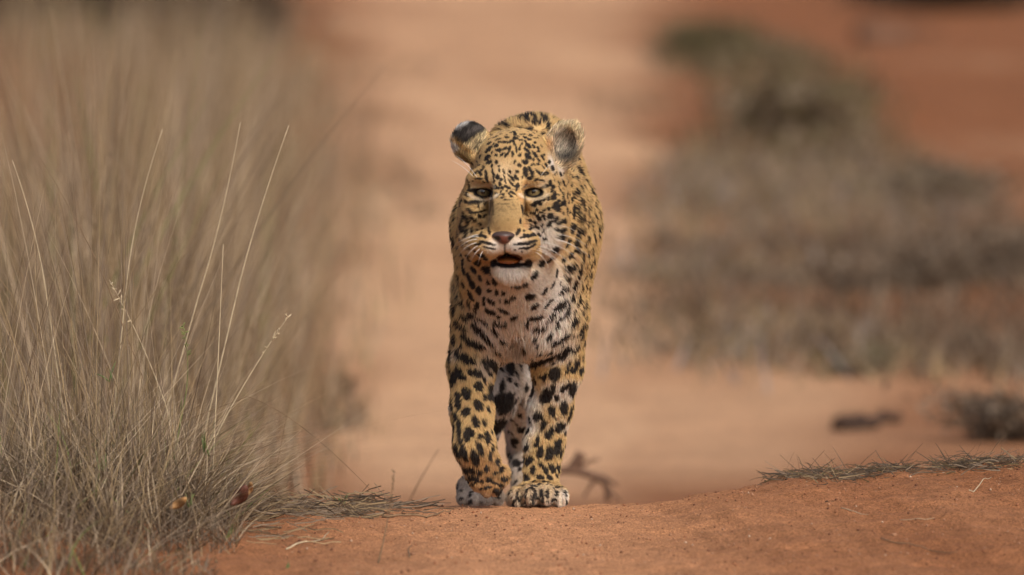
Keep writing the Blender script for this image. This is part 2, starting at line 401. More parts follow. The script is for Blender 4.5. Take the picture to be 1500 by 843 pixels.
# --- coat marks: every one laid on the skin where the photograph shows it: u, v, length, width, slant
TILES = {
 'A': (650, 160, 11.54, """835,435,130,30,20 1010,380,110,35,25 870,480,120,35,25 920,515,110,30,15 1060,480,90,40 1090,375,70,30,25 920,350,130,25,15 770,585,90,50,30 690,545,110,45,35
 760,690,150,60,45 930,700,110,60 890,620,80,50,30 940,560,60,35,10 1035,675,80,50,20 1110,680,110,45,80 990,770,90,40,35 1045,790,60,40,60 1075,760,60,40,60 740,810,100,60,30 610,720,90,45,60 620,800,90,45,65
 890,780,50,40 1190,580,80,35,90 1310,600,80,35,70 1220,670,130,40,95 1280,680,60,45,90 1280,780,60,50,90 1160,760,90,50,90 1380,550,60,30,130 1430,620,110,60,130 1370,670,70,45,110 1430,720,110,40,130 1420,800,130,80,130
 1380,485,90,40 1300,525,80,35 1450,515,70,30 1210,500,90,50 1050,565,160,35 1150,540,80,40 1200,420,110,60,90 1420,360,100,60 1360,430,90,30,10 1470,440,70,30 1290,330,100,50,20 1180,390,60,60 1070,290,120,60 820,375,100,30,30 1400,120,180,80,30"""),
 'B': (770, 160, 11.54, """30,120,130,90,20 310,165,220,80,135 170,220,150,70 60,350,110,70,10 180,375,60,40 220,460,90,30 90,450,70,35 60,520,80,40 155,495,80,35 150,570,45,45 40,620,110,55,145 130,630,90,35,125 205,660,60,40,120 215,720,50,50
 35,710,100,35,140 150,770,140,55,125 45,820,110,70,150 270,810,70,40,120 310,780,50,40 5,490,40,40"""),
 'C': (650, 230, 11.54, """480,105,80,50,150 740,30,130,55,35 765,95,110,55,25 815,160,70,35,75 600,150,50,40 570,85,40,30 645,225,150,35,45 480,230,80,45,65 540,270,110,35,35 400,280,100,50,65 625,295,60,50,45 600,370,130,40,175 500,405,40,25
 720,330,190,55,100 830,260,110,30,95 845,330,110,40,90 890,90,60,50,90 940,240,60,40,90 910,345,90,60,90 935,165,50,40 1015,255,90,35,100 970,390,60,50,90 950,465,60,40,90 1025,350,90,30,110 1040,415,70,30,110 1120,260,70,40,120 1150,360,170,40,130
 1150,460,160,35,130 1280,150,65,60 1240,255,60,60 1215,345,80,45,110 1255,370,70,40,120 1370,90,110,75,150 1380,260,180,80,100 1450,210,90,50,130 1430,15,120,60,150 1440,370,60,50 1490,270,50,40 870,520,70,60 920,530,50,40 990,525,50,40 1040,495,50,40,90
 1095,525,60,40 1250,490,60,60 1150,600,80,40,150 960,590,30,30 1000,640,40,30 1060,580,40,30 1230,560,50,40 1190,620,50,30,140 1130,660,70,30,140 900,670,60,30,60 880,620,40,30 980,700,40,20 1030,720,30,20 1100,620,40,22 930,640,36,22
 280,460,170,50,65 270,620,220,80,70 370,480,90,40,60 430,490,80,30,90 400,650,90,40,100 380,760,70,40,130 560,760,220,60,10 700,790,80,30,60 220,760,100,50,70 290,780,120,40,65 350,390,60,30,60 800,740,230,38,95 480,560,130,55,10 330,300,90,35,65"""),
 'D': (770, 230, 11.54, """15,95,80,60,110 340,150,90,50,125 215,60,90,35,125 280,20,80,40,130 395,90,60,50,90 100,140,40,35 140,130,60,25,120 210,130,50,40 290,180,100,30,110 450,190,80,70 60,210,90,45,125 190,245,100,35,130 110,270,80,50,40 230,280,90,40,130
 300,290,100,40,130 365,275,50,40,90 100,350,120,50,45 585,295,70,50,130 460,365,100,45,105 175,385,90,35,20 240,395,70,30 290,400,40,25 555,455,90,45,90 640,450,100,55,120 570,540,100,35,100 480,500,40,35 760,460,100,30,90 850,375,130,60,95 630,650,110,35,110
 700,640,100,45,80 480,660,140,60,70 525,770,130,50,35 640,780,110,70,30 800,720,90,60,80 840,600,120,55,60 870,600,100,40,110 910,520,170,40,105 960,490,130,60,105 900,250,170,60,110 940,290,120,50,115 1000,420,100,40,110 1000,700,110,40,100 900,760,120,40,85
 950,780,170,40,95 1100,590,170,70,115 1050,700,150,40,110 380,700,80,50,90 300,710,80,50,80 240,790,60,50,120 200,760,180,50,30 330,500,170,40,20 415,450,100,40,100 440,540,120,45,80 130,810,90,50 560,830,70,50"""),
 'E': (650, 300, 11.54, """240,60,110,60,80 200,240,110,40,75 430,90,70,40,150 400,250,150,45,100 340,200,130,45,80 310,390,130,60,100 250,480,110,60,90 380,440,150,45,95 470,420,110,50,100 570,450,70,50,120 490,230,110,40,130 560,130,160,40,10 650,110,120,30,20
 690,200,80,30,40 600,200,60,40,90 670,420,40,40 640,480,40,40 550,260,60,30,110 620,330,60,40,120 185,640,150,80,85 290,580,50,50 350,660,45,45 270,720,80,40,30 450,715,80,45,20 430,645,60,30 580,670,90,40,15 640,525,80,40 700,545,70,40,160 730,650,230,40,165
 780,740,170,28,170 790,80,200,45,80 770,280,100,25,80 765,440,100,35,100 1260,450,110,45,60 1295,280,80,50,70 1330,110,170,55,95 1400,180,90,30,150 1430,270,90,25,150 1470,400,60,40,150 1440,435,40,30 1355,445,40,30,90 1360,525,50,50 1430,525,60,50 1310,555,50,30
 1355,650,290,38,12 1300,745,60,25,10 1350,740,60,30 1410,735,60,35 1215,770,25,25 1320,800,25,25 150,540,70,40,80 530,780,90,30,40 540,545,130,30,10 150,380,110,40,80"""),
 'F': (770, 300, 11.54, """45,530,60,50 130,510,110,50,15 90,635,210,45,15 30,740,90,40,10 120,700,110,35,30 190,90,50,40 310,90,50,40 385,70,60,50 150,150,50,45 100,140,40,30 250,130,50,30 200,185,60,40,45 235,235,60,50,60 300,185,80,35,50 320,240,35,35 90,270,60,35,140
 160,300,60,40,140 85,405,50,40 45,440,40,30 90,340,60,25,140 150,380,70,30,30 210,390,50,40 280,350,50,30,60 425,190,100,85,30 535,65,90,90 510,250,100,55,60 405,330,100,55,45 595,290,150,40,45 650,290,70,35,50 690,115,120,50,85 640,5,80,40 610,430,110,60,20
 300,440,70,20,60 600,545,90,80,90 715,630,130,80,30 690,690,80,70,60 500,755,100,90 780,400,150,60,95 840,370,70,70 825,90,130,50,80 815,190,100,40,90 885,150,260,35,90 960,40,110,50,90 955,245,150,70,85 1035,100,170,50,85 1025,320,100,60,90 1090,290,160,60,110
 1125,120,170,60,105 1100,450,130,45,95 970,460,120,50,90 900,480,160,55,80 1010,610,190,45,60 865,660,130,50,90 870,780,100,60,60 1030,800,90,50,90 1100,760,160,60,120 1215,380,130,60,90 1230,180,150,40,100 1140,600,130,50,100 1215,520,130,40,80 1050,560,120,40,80
 960,830,50,40 1230,80,80,50,90 790,830,60,40"""),
 'G': (650, 370, 11.54, """245,40,60,50 305,50,60,55,90 420,50,70,60 440,120,80,50,120 630,50,110,70 710,110,130,60,90 565,175,100,90 715,290,130,90,150 515,295,120,70,125 625,430,100,90 760,495,110,60,75 875,485,130,70,90 330,170,120,55,80 340,310,150,75,115 430,420,140,65,110
 290,460,150,65,100 490,545,120,80,110 345,560,110,55,100 240,670,150,75,100 330,700,150,70,115 605,635,130,95,70 775,640,80,60,30 900,660,90,60,90 990,650,40,40 1030,680,90,30,40 450,720,160,80,110 480,790,100,60 220,470,180,50,90 180,260,170,60,100 240,120,120,40,80
 265,240,110,25,80 160,610,150,40,105 800,810,110,60,150 690,780,80,50,60 960,800,60,30,90 1070,800,80,40,150 1170,750,100,50 1200,550,180,60,160 1370,530,80,60,60 1440,730,130,90,10 820,350,50,50 170,760,80,40,100 1490,410,70,60"""),
 'H': (770, 370, 11.54, """270,185,110,70,50 400,120,110,60,50 650,130,90,70,60 770,80,70,60 780,250,160,70,30 685,290,80,35,120 510,350,150,75,55 700,435,90,80,90 820,545,160,60,75 950,100,180,50,85 1040,40,90,40,90 1130,150,100,40,90 1000,220,140,50,80 900,300,170,50,85
 890,380,100,50,80 985,390,100,45,90 1080,220,140,50,90 1075,360,90,70,90 1130,420,140,35,90 930,570,170,45,95 1000,560,180,40,85 1050,620,150,35,80 1100,640,100,35,80 610,640,210,60,30 680,600,80,70 780,755,120,80,30 890,770,120,60,90 450,545,130,40,50
 310,640,130,60,50 140,380,140,60,50 70,730,150,90,10 420,810,90,40,40 620,825,130,50,20 1110,0,80,50 880,10,60,30"""),
 'I': (640, 440, 11.54, """435,70,110,90,130 555,50,90,80,90 690,90,140,70,80 800,30,110,50,90 930,20,130,70,160 910,190,190,90,165 1130,170,190,60,155 1190,20,80,50 470,290,150,70,150 600,240,120,90,140 730,300,90,50,140 830,360,120,60,150 1040,385,160,55,170 1160,390,60,40
 1300,280,130,60,30 1050,270,80,50 460,470,120,60,150 710,490,270,90,140 850,640,230,70,130 1000,510,160,60,130 450,610,110,80,90 620,730,280,110,155 740,760,130,90 410,770,60,60 310,170,180,60,80 350,400,130,70,120 270,440,200,40,90 300,670,150,60,90 210,570,220,30,90
 230,780,130,50,80 920,720,120,50,140"""),
 'J': (760, 440, 11.54, """255,90,140,70,30 470,70,160,50,50 680,90,260,90,35 560,240,60,50 280,295,230,80,5 740,260,240,70,35 620,340,70,60 335,465,240,70,8 130,390,90,50,50 910,370,180,100,50 450,340,50,40 520,290,60,40,50 640,440,90,70,50 510,600,140,60,60 750,620,260,70,35
 590,710,140,80,20 1050,480,170,60,70 1050,580,150,45,85 920,585,110,30,20 1090,750,180,90,85 1170,520,260,40,93 1000,40,120,80,60 1110,80,130,70,80 920,190,50,50 1060,190,60,60 1115,310,130,35,80 300,750,110,40,40 830,800,160,70,140 970,800,110,60,60 720,750,80,50,60"""),
 'K': (640, 510, 11.54, """240,100,300,60,95 350,100,160,80,110 500,190,230,120,140 600,230,110,80,150 640,420,220,110,165 380,420,230,90,110 430,500,120,90 280,520,230,80,80 700,650,170,120,120 490,760,170,120,110 350,790,100,80 790,260,190,50,105 960,310,270,110,125 840,360,130,40,110
 790,540,100,40,110 910,720,230,120,100 900,450,120,40,130 660,150,80,30,60 230,380,200,30,95 1240,300,340,150,90 1100,640,200,70,80 1340,610,100,50,110 1250,800,120,100 1410,790,120,40,90 1490,680,100,60,90 250,820,60,40"""),
 'L': (760, 510, 11.54, """420,210,500,85,28 730,120,190,110,30 800,20,150,70 360,80,110,40,30 590,250,90,40,60 610,440,220,150,50 840,300,150,60,70 930,370,140,80,20 975,260,170,60,85 800,420,80,50,50 1050,370,140,80,70 1100,60,160,80,90 940,50,100,60,80 440,490,130,60,60 370,490,60,50
 770,660,180,70,45 910,690,220,110,80 720,730,80,50 250,690,230,120,80 130,680,150,60,90 480,770,200,160,45 1000,660,200,25,80 640,820,80,40 840,590,60,60"""),
 'M': (640, 580, 11.54, """260,170,260,50,100 355,120,230,80,90 500,20,120,60 490,270,160,110,55 700,160,180,130,120 655,440,200,95,110 245,370,80,30,90 300,600,300,55,90 380,570,320,65,88 520,650,230,120,80 600,640,90,70 800,470,140,60,100 740,700,90,70 855,710,180,70,105 865,240,100,45,115
 920,30,180,120,130 1150,150,330,300,90 1060,520,300,270,60 1400,330,110,70,130 1350,500,120,30,90 1430,580,130,120 1310,760,150,120,90 1410,60,150,50,90"""),
 'N': (760, 580, 11.54, """450,40,180,140,40 650,40,90,80 755,200,230,110,90 560,260,170,100,100 320,350,140,130,60 870,290,290,60,75 700,530,190,120,50 775,620,80,60 410,510,180,80,75 520,650,200,120,60 550,540,100,50,110 625,390,80,30,115 170,610,120,50,70 670,790,130,110,60 320,760,160,50,80
 900,20,70,60 770,780,120,35,80 130,180,170,70,90 60,580,120,100,90 30,60,150,60,95"""),
 'O': (640, 650, 8.03, """235,90,150,55,110 320,110,180,60,105 445,170,170,80,105 505,70,150,60,115 620,150,120,40,95 705,215,90,45,95 765,305,85,45,90 350,320,80,50,120 260,260,110,50,120 420,315,90,50,130 505,345,70,55 585,305,70,60,60 410,405,90,60 485,440,65,55 530,440,40,40 610,420,70,50
 680,355,60,40 795,425,70,50 345,400,60,30 560,520,110,35,10 690,470,120,30,160 750,490,60,40 750,570,100,70,40 640,610,70,30 650,50,90,25,90 820,240,80,25,110 430,475,50,30 840,380,50,20,100 690,560,60,60 270,370,90,30,140 720,630,60,30 400,590,80,30,70 290,560,60,30,120 400,680,40,40
 370,720,50,25 520,690,60,30 290,650,40,30 930,235,90,80 850,130,90,40,60"""),
 'P': (720, 650, 8.03, """415,50,110,40,75 570,95,140,65,75 680,110,150,75,80 645,175,60,40 770,70,140,70,90 820,100,140,30,75 440,195,120,55,60 580,245,110,45,115 490,305,90,55,95 640,310,90,55,110 710,285,110,60,115 780,285,90,50,90 570,395,100,50,160 415,410,90,60,110 520,20,60,40
 690,410,80,50,140 330,310,60,40,60 280,470,80,35,60 375,500,90,40,10 370,225,50,25 560,490,60,50 675,490,70,35,170 490,450,80,30,45 770,380,40,30 750,510,70,30,120 300,580,100,22,60 420,560,150,22,65 510,590,150,30,90 550,640,80,30 590,590,80,30,90 660,590,90,30,85 740,560,90,24,120
 760,610,60,24 720,660,70,40 260,680,110,24,70 340,640,110,24,60 400,690,90,24,70 480,700,120,30,95 600,690,110,28,90 650,690,70,24 700,720,60,30 810,515,60,30 860,580,60,30,120 880,690,70,26,120 540,752,380,16"""),
}
DARK = np.array([.016, .012, .011]); CREAM = np.array([.68, .55, .38]); WHITE = np.array([.78, .745, .70])
TAWNY = np.array([.57, .38, .170]); ORANGE = np.array([.52, .25, .085]); OLIVE = np.array([.25, .160, .068]); LILAC = np.array([.40, .36, .345]); PAWBR = np.array([.30, .150, .060])
SPOTS = []        # centre, normal, t1, t2, M(2x2), halfL, halfW, cos, sin, colour
def add_spot(px, py, L, Wd, ang, colr=DARK, fixed=None, gain=1.0, wid=1.0):
    if fixed is None:
        p0 = W(px, py, -1.0); d = p0 - CAM; d /= np.linalg.norm(d)
        loc, nor, _, _ = tree.ray_cast(Vector(CAM), Vector(d))
        if loc is None: return
        c = np.array(loc); n = np.array(nor)
        if n @ d > 0: n = -n
    else: c, n = fixed
    t1 = np.cross(n, [0, 0.2, 1.0]); t1 /= np.linalg.norm(t1); t2 = np.cross(n, t1)
    if fixed is None:
        M = np.array([[t1[0], t2[0]], [t1 @ UP, t2 @ UP]])
        U_, s_, Vt = np.linalg.svd(M); M = U_ @ np.diag(np.maximum(s_, .5)) @ Vt
    else: M = np.eye(2)
    a = math.radians(ang)
    SPOTS.append((c, n, t1, t2, M, L * gain / 2000, Wd * wid * gain / 2000, math.cos(a), math.sin(a), colr))
for key, (ox, oy, sc, txt) in TILES.items():
    for it in txt.split():
        v = [float(q) for q in it.split(',')] + [0]
        add_spot(ox + v[0] / sc, oy + v[1] / sc, v[2] / sc, v[3] / sc, v[4], gain=1.06 if oy + v[1] / sc < 270 and 690 < ox + v[0] / sc < 800 else 1.18 if oy + v[1] / sc < 420 else 1.1, wid=1.0 if oy + v[1] / sc < 270 and 690 < ox + v[0] / sc < 800 else 1.1)
n_traced = len(SPOTS)
# flanks, back and the far side: rosettes and spots strewn evenly over the skin nobody can see from the front
ctr = np.array([s[0] for s in SPOTS])
vn = np.zeros_like(BV)
fn = np.cross(BV[BF[:, 2]] - BV[BF[:, 0]], BV[BF[:, 3]] - BV[BF[:, 1]])
for j in range(4): np.add.at(vn, BF[:, j], fn)
vn /= np.linalg.norm(vn, axis=1)[:, None] + 1e-12
cand = rng.permutation(len(BV))[:14000]
kept = []
for i in cand:
    p, n = BV[i], vn[i]
    if (p[1] < -.1 and p[2] > .25 and n[1] < .2):          # the face: small dashes fill the gaps, none on the bridge, muzzle, lids and ears
        fx, fy = proj(p); md = .0092
        if (abs(fx - 740) < 32 and fy > 285) or fy > 350 or min(np.linalg.norm(p - EYES[0]), np.linalg.norm(p - EYES[1])) < .02 or fx > 795 and fy < 245 or fx < 715 and fy < 240: continue
        q = ctr[np.abs(ctr[:, 2] - p[2]) < .012]
        if len(q) and ((q - p) ** 2).sum(1).min() < .0074 ** 2: continue
        if kept and min(((k[0] - p) ** 2).sum() for k in kept) < md * md: continue
        kept.append((p, .0)); 
        add_spot(0, 0, rng.uniform(5, 8), rng.uniform(3.2, 4.6), math.degrees(math.atan2(-(fy - 340), fx - 740)) + rng.uniform(-20, 20), fixed=(p, n)); continue
    flank = p[1] > .14 and p[2] > .2
    nape = p[2] > .52 and p[1] > -.1 and p[1] < .25; flank = flank and not nape; md = .040 if flank else .013 if nape else .019
    q = ctr[np.abs(ctr[:, 2] - p[2]) < .03]
    if len(q) and ((q - p) ** 2).sum(1).min() < (.024 if flank else .010 if nape else .015) ** 2: continue
    if kept and min(((k[0] - p) ** 2).sum() / (max(md, k[1]) ** 2) for k in kept) < 1: continue
    kept.append((p, md))
    if flank:
        t1 = np.cross(n, [0, .2, 1.]); t1 /= np.linalg.norm(t1); t2 = np.cross(n, t1)
        k = rng.integers(4, 6); a0 = rng.uniform(0, 6.28)
        for j in range(k):
            a = a0 + j * 2 * math.pi / k
            add_spot(0, 0, rng.uniform(13, 17), rng.uniform(7, 9), math.degrees(a) + 90, fixed=(p + .0125 * (math.cos(a) * t1 + math.sin(a) * t2), n))
        add_spot(0, 0, 20, 20, 0, ORANGE, fixed=(p, n), gain=.9)
    else:
        add_spot(0, 0, rng.uniform(9, 15), rng.uniform(7, 10), rng.uniform(60, 120), fixed=(p, n))
# tints of the ground colour of the coat, plus shade painted into the chest groove: px, py, radius px, colour, weight
GROOVE_SHADE = np.array([.20, .145, .11])
TINTS = [(750, 402, 22, WHITE, 5), (772, 425, 34, WHITE, 4), (735, 425, 22, WHITE, 1.5), (805, 450, 42, WHITE, 5.0), (742, 455, 32, WHITE, 4), (728, 485, 30, WHITE, 3.0), (785, 490, 42, WHITE, 4), (815, 470, 30, WHITE, .8), (757, 500, 30, LILAC, 2),
 (728, 363, 11, WHITE, 4), (756, 364, 13, WHITE, 4), (795, 357, 20, WHITE, 3.5), (690, 355, 20, CREAM, 1), (800, 330, 14, WHITE, 1.2), (716, 405, 30, ORANGE, 1.6), (700, 420, 30, ORANGE, .5), (741, 303, 15, OLIVE, 4), (738, 324, 15, OLIVE, 6), (757, 512, 12, GROOVE_SHADE, 4), (757, 470, 7, GROOVE_SHADE, 2), (757, 492, 9, GROOVE_SHADE, 3),
 (716, 289, 6, ORANGE, 3), (764, 290, 8, ORANGE, 2.5), (768, 333, 12, ORANGE, 1.2), (745, 345, 20, ORANGE, .5), (722, 345, 10, ORANGE, .6), (722, 575, 13, WHITE, 5), (722, 610, 13, WHITE, 5), (726, 640, 13, WHITE, 5), (735, 665, 13, WHITE, 5), (745, 690, 10, WHITE, 2), (778, 545, 20, WHITE, 6), (779, 585, 16, WHITE, 6), (777, 620, 13, WHITE, 5), (770, 650, 10, WHITE, 2), (712, 540, 14, LILAC, 2),
 (710, 695, 24, PAWBR, 4.0), (722, 708, 18, PAWBR, 3), (690, 680, 14, ORANGE, 1), (785, 728, 26, LILAC, 1.0), (815, 735, 16, WHITE, 1.0), (750, 735, 14, LILAC, 2), (829, 725, 8, WHITE, 3), (690, 725, 40, LILAC, 4), (668, 520, 8, WHITE, 1), (660, 600, 6, WHITE, 1.5), (745, 560, 34, LILAC, 3), (760, 620, 26, LILAC, 3), (760, 680, 26, LILAC, 3),
 (808, 240, 10, WHITE, 2.5), (822, 243, 12, WHITE, 2.5), (740, 252, 18, CREAM, .8), (697, 269, 7, CREAM, 1.5), (797, 268, 8, CREAM, 1.5), (718, 272, 7, ORANGE, 1.5), (768, 272, 7, ORANGE, 1.5), (700, 292, 8, CREAM, 2), (790, 291, 9, CREAM, 2.5), (680, 238, 8, WHITE, 2)]
TN = []
for px, py, R, c, wt in TINTS:
    d = W(px, py, -1.0) - CAM; d /= np.linalg.norm(d)
    loc, nor, _, _ = tree.ray_cast(Vector(CAM), Vector(d))
    if loc is not None: TN.append((np.array(loc), R / 1000, c, wt))
EARR = P(826, 212, -.15); EARL = P(688, 206, -.14)
NOSE = P(738, 346, -.345)
def coat(p, n, jit=0.0):
    """colour of the coat at points p with normals n"""
    N = len(p)
    num = np.tile(TAWNY, (N, 1)); den = np.ones((N, 1))
    back = sstep(.1, .9, n[:, 2:3]); num = num + back * .5 * np.array([.42, .26, .11]); den = den + back * .5
    under = sstep(-.25, -.8, n[:, 2:3]) * sstep(-.1, .05, p[:, 1:2]); num = num + under * 4 * WHITE; den = den + under * 4
    belly = sstep(.16, .26, p[:, 1:2]) * sstep(.24, .17, p[:, 2:3]); num = num + belly * 1.5 * LILAC; den = den + belly * 1.5
    for c, R, colr, wt in TN:
        g = wt * np.exp(-((p - c) ** 2).sum(1, keepdims=True) / (R * R)); num = num + g * colr; den = den + g
    colr = num / den
    # warp and smear so that every mark gets a ragged rim
    wp = p + np.where((p[:, 1:2] < -.1) & (p[:, 2:] > .27), .0006, .0014) * np.stack([wob(p, 330), wob(p + 9, 330), wob(p + 4, 330)], 1)
    order = np.argsort(wp[:, 2]); zs = wp[order, 2]
    for c, nn, t1, t2, M, a, b_, ca, sa, sc in SPOTS:
        R = max(a, b_) * 2.4
        i0, i1 = np.searchsorted(zs, (c[2] - R, c[2] + R)); ii = order[i0:i1]
        d = wp[ii] - c
        ok = (np.abs(d[:, 0]) < R) & (np.abs(d[:, 1]) < R) & ((n[ii] @ nn) > -.1)
        ii = ii[ok]; d = d[ok]
        q = np.stack([d @ t1, d @ t2], 1) @ M.T
        u = ca * q[:, 0] + sa * q[:, 1]; v = -sa * q[:, 0] + ca * q[:, 1]
        e = np.sqrt((u / a) ** 2 + (v / b_) ** 2 + (d @ nn / (1.5 * a)) ** 2)
        g = sstep(1.25, .95, e)[:, None] * (.985 if sc is DARK else .45)
        colr[ii] = colr[ii] * (1 - g) + sc * g
    # face: specks on the bridge of the nose and forehead, lid rims, lips, ears
    px, py = proj(p)
    front = n[:, 1] < .35; head = (p[:, 1] < -.06) & (p[:, 2] > .25)
    def over(mask, c, amt=1.0):
        k = (np.clip(mask, 0, 1) * amt)[:, None]; colr[:] = colr * (1 - k) + np.asarray(c) * k
    sp = sstep(.35, .8, wob(p * np.array([1.4, 1, .8]), 420)) * head * front
    over(sp * np.exp(-((px - 742) / 24) ** 2 - ((py - 280) / 28) ** 2), DARK, .9)
    over(sstep(.2, .9, wob(p, 700)) * head * np.exp(-((px - 738) / 24) ** 2 - ((py - 315) / 22) ** 2), np.array([.09, .055, .025]), .65)
    for (ex, ey, s_) in ((708, 282, 1), (782, 281.5, -1)):
        u = (px - ex); v = py - ey
        e = np.sqrt((u / 15.5) ** 2 + ((v - .9) / 7.8) ** 2)
        fr = head * (p[:, 1] < -.17)
        over(fr * sstep(1.12, .9, e), np.array([.012, .010, .010]))
        low = fr * sstep(1.15, 1.25, e) * sstep(1.65, 1.4, e) * (v > 2)
        over(low, CREAM, .9)
        over(fr * sstep(1.2, 1.35, e) * sstep(1.9, 1.6, e) * (v < -5) * (np.abs(u) < 18), CREAM, .35)
        tear = np.exp(-((u - s_ * 13 - s_ * .05 * v) / 1.7) ** 2) * (v > 2) * (v < 34) * fr
        over(tear, DARK, .75)
        ln = np.exp(-((u - s_ * (12.5 - .06 * (v - 12))) / 2.6) ** 2) * sstep(8, 14, v) * sstep(52, 40, v) * fr; over(ln, np.array([.14, .075, .03]), .65)
    m_in = head * (p[:, 1] < -.2)
    lip = sstep(1.15, .85, np.sqrt(((px - 748) / 27) ** 2 + ((py - 388.5) / 4.8) ** 2)); over(m_in * lip, np.array([.012, .010, .012]))
    for cx in (724, 774):
        over(m_in * sstep(1.2, .8, np.sqrt(((px - cx) / 5.5) ** 2 + ((py - 385.5) / 6.5) ** 2)), np.array([.012, .010, .012]))
    inside = m_in * sstep(1.05, .95, np.sqrt(((px - 746) / 20) ** 2 + ((py - 379) / 7.5) ** 2)) * (n[:, 1] > -.6)
    over(inside, np.array([.10, .030, .015]))
    over(m_in * np.exp(-((px - 739.5) / 1.3) ** 2) * (py > 356) * (py < 371), DARK, .85)
    # ears
    dR = np.linalg.norm((p - EARR) * np.array([1, .8, 1]), axis=1); eR = sstep(.040, .030, dR) * (px > 800)
    inner = eR * (n[:, 1] < -.05)
    cup = np.sqrt(((px - 827) / 19) ** 2 + ((py - 212) / 24) ** 2)
    over(eR, np.array([.50, .38, .24])); over(inner * sstep(1.15, .9, cup), np.array([.34, .29, .225]))
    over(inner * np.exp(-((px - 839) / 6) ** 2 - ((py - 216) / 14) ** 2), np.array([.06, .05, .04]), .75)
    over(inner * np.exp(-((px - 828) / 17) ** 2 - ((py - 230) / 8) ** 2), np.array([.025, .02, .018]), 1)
    over(inner * np.exp(-((px - 800) / 10) ** 2 - ((py - 213) / 13) ** 2), ORANGE, .7)
    over(eR * sstep(.0, .5, n[:, 1]), DARK)
    eL = sstep(.036, .028, np.linalg.norm(p - EARL, axis=1)) * (px < 712)
    u = (px - 690) * math.cos(.5) - (py - 206) * math.sin(.5); v = (px - 690) * math.sin(.5) + (py - 206) * math.cos(.5)   # v: down the ear
    over(eL, np.array([.45, .34, .19]))
    v = v + 1.6 * wob(p, 260); over(eL * sstep(2, -3, v + .1 * u), np.array([.022, .018, .016]))
    over(eL * np.exp(-((v + 10) / 4) ** 2) * sstep(-16, 0, u), np.array([.13, .11, .10]), .5)
    over(eL * np.exp(-((px - 702) / 6.5) ** 2 - ((py - 210) / 4) ** 2), DARK, .95)
    over(eL * np.exp(-((px - 698) / 7) ** 2 - ((py - 218) / 3.0) ** 2), DARK, .95)
    over(eL * np.exp(-((px - 683) / 3) ** 2 - ((py - 205) / 3) ** 2), DARK, .7)
    rim = eL * np.maximum(sstep(-21, -25, v), sstep(-19, -23, u) * (v < 4)); over(rim, WHITE, .75)
    edge = eL * np.exp(-((py - (207 + (px - 666) * .72)) / 4.0) ** 2) * (px < 702); over(edge, np.array([.30, .17, .06]), .9)
    # feet: streaks between the toes, dark soles
    toe = (p[:, 2] < .05) & (p[:, 1] < .1) & (px > 738)
    over(toe * sstep(.2, .75, np.sin((px - 742) * .95 + wob(p, 120))) * sstep(.045, .02, p[:, 2]), np.array([.07, .055, .045]), .4)
    return np.clip(colr, 0, 1)
bcol = coat(BV, vn)
M_SKIN = attr_mat("leopard_skin", 'coat', .85, .1)
leo = mesh_obj("leopard", BV, BF, M_SKIN, color=bcol, cname='coat')
tag(leo, "spotted leopard walking towards us with its right forepaw lifted and mouth slightly open", "leopard")

# --- fur: short strands combed along the body
tri = np.vstack([BF[:, [0, 1, 2]], BF[:, [0, 2, 3]]])
ta = np.linalg.norm(np.cross(BV[tri[:, 1]] - BV[tri[:, 0]], BV[tri[:, 2]] - BV[tri[:, 0]]), axis=1) / 2
tcn = BV[tri].mean(1); tnn = vn[tri[:, 0]]
dens = np.ones(len(tri))
fr_ = (tcn[:, 1] < .14) | (tcn[:, 2] < .05)
dens[fr_] = 3.2; dens[(tcn[:, 1] < -.12)] = 7.0
dens *= np.where(tnn[:, 1] > .4, .5, 1)
prob = ta * dens; prob /= prob.sum()
NF = 330000
ti = rng.choice(len(tri), NF, p=prob)
r1 = np.sqrt(rng.random(NF)); r2 = rng.random(NF)
bc = np.stack([1 - r1, r1 * (1 - r2), r1 * r2], 1)[:, :, None]
root = (BV[tri[ti]] * bc).sum(1); nrm = (vn[tri[ti]] * bc).sum(1); nrm /= np.linalg.norm(nrm, axis=1)[:, None]
px, py = proj(root)
# lie of the coat
hd = sstep(-.05, -.14, root[:, 1]) * sstep(.26, .31, root[:, 2])
fl = np.array([0, .55, -.85]) + 0 * root
leg = sstep(.25, .18, root[:, 2]); fl = fl * (1 - leg[:, None]) + leg[:, None] * np.array([0, .12, -1.])
bk = sstep(.5, .9, nrm[:, 2]) * (root[:, 2] > .3); fl = fl * (1 - bk[:, None]) + bk[:, None] * np.array([0, 1, -.1])
chest = np.exp(-((px - 757) / 70) ** 2 - ((py - 470) / 70) ** 2) * (root[:, 1] < .1)
fl = fl + chest[:, None] * np.stack([-(px - 757) / 90, 0 * px, -.3 + 0 * px], 1)
away = root - (NOSE + np.array([0, -.01, .012])); away /= np.linalg.norm(away, axis=1)[:, None] + 1e-9
sg_ = np.sign(px - 741) * sstep(22, 45, np.abs(px - 741)); away = away + np.stack([.55 * sg_, 0 * px, -.35 * np.abs(sg_)], 1)
fl = fl * (1 - hd[:, None]) + away * hd[:, None]
ear = sstep(.042, .030, np.minimum(np.linalg.norm(root - EARR, axis=1), np.linalg.norm(root - EARL, axis=1)))
fl = fl * (1 - ear[:, None]) + ear[:, None] * np.array([.25, -.15, .8])
fl += .16 * np.stack([wob(root, 60), wob(root + 2, 60), wob(root + 5, 60)], 1)
tg = fl - (fl * nrm).sum(1)[:, None] * nrm; tg /= np.linalg.norm(tg, axis=1)[:, None] + 1e-9
Lf = np.full(NF, .012)
Lf = np.where(hd > .5, .0046, Lf)
Lf = Lf + .007 * np.exp(-((px - 765) / 60) ** 2 - ((py - 440) / 50) ** 2) * (root[:, 1] < .12)      # throat and chest
Lf = Lf + .007 * np.exp(-((px - 757) / 22) ** 2 - ((py - 500) / 28) ** 2)
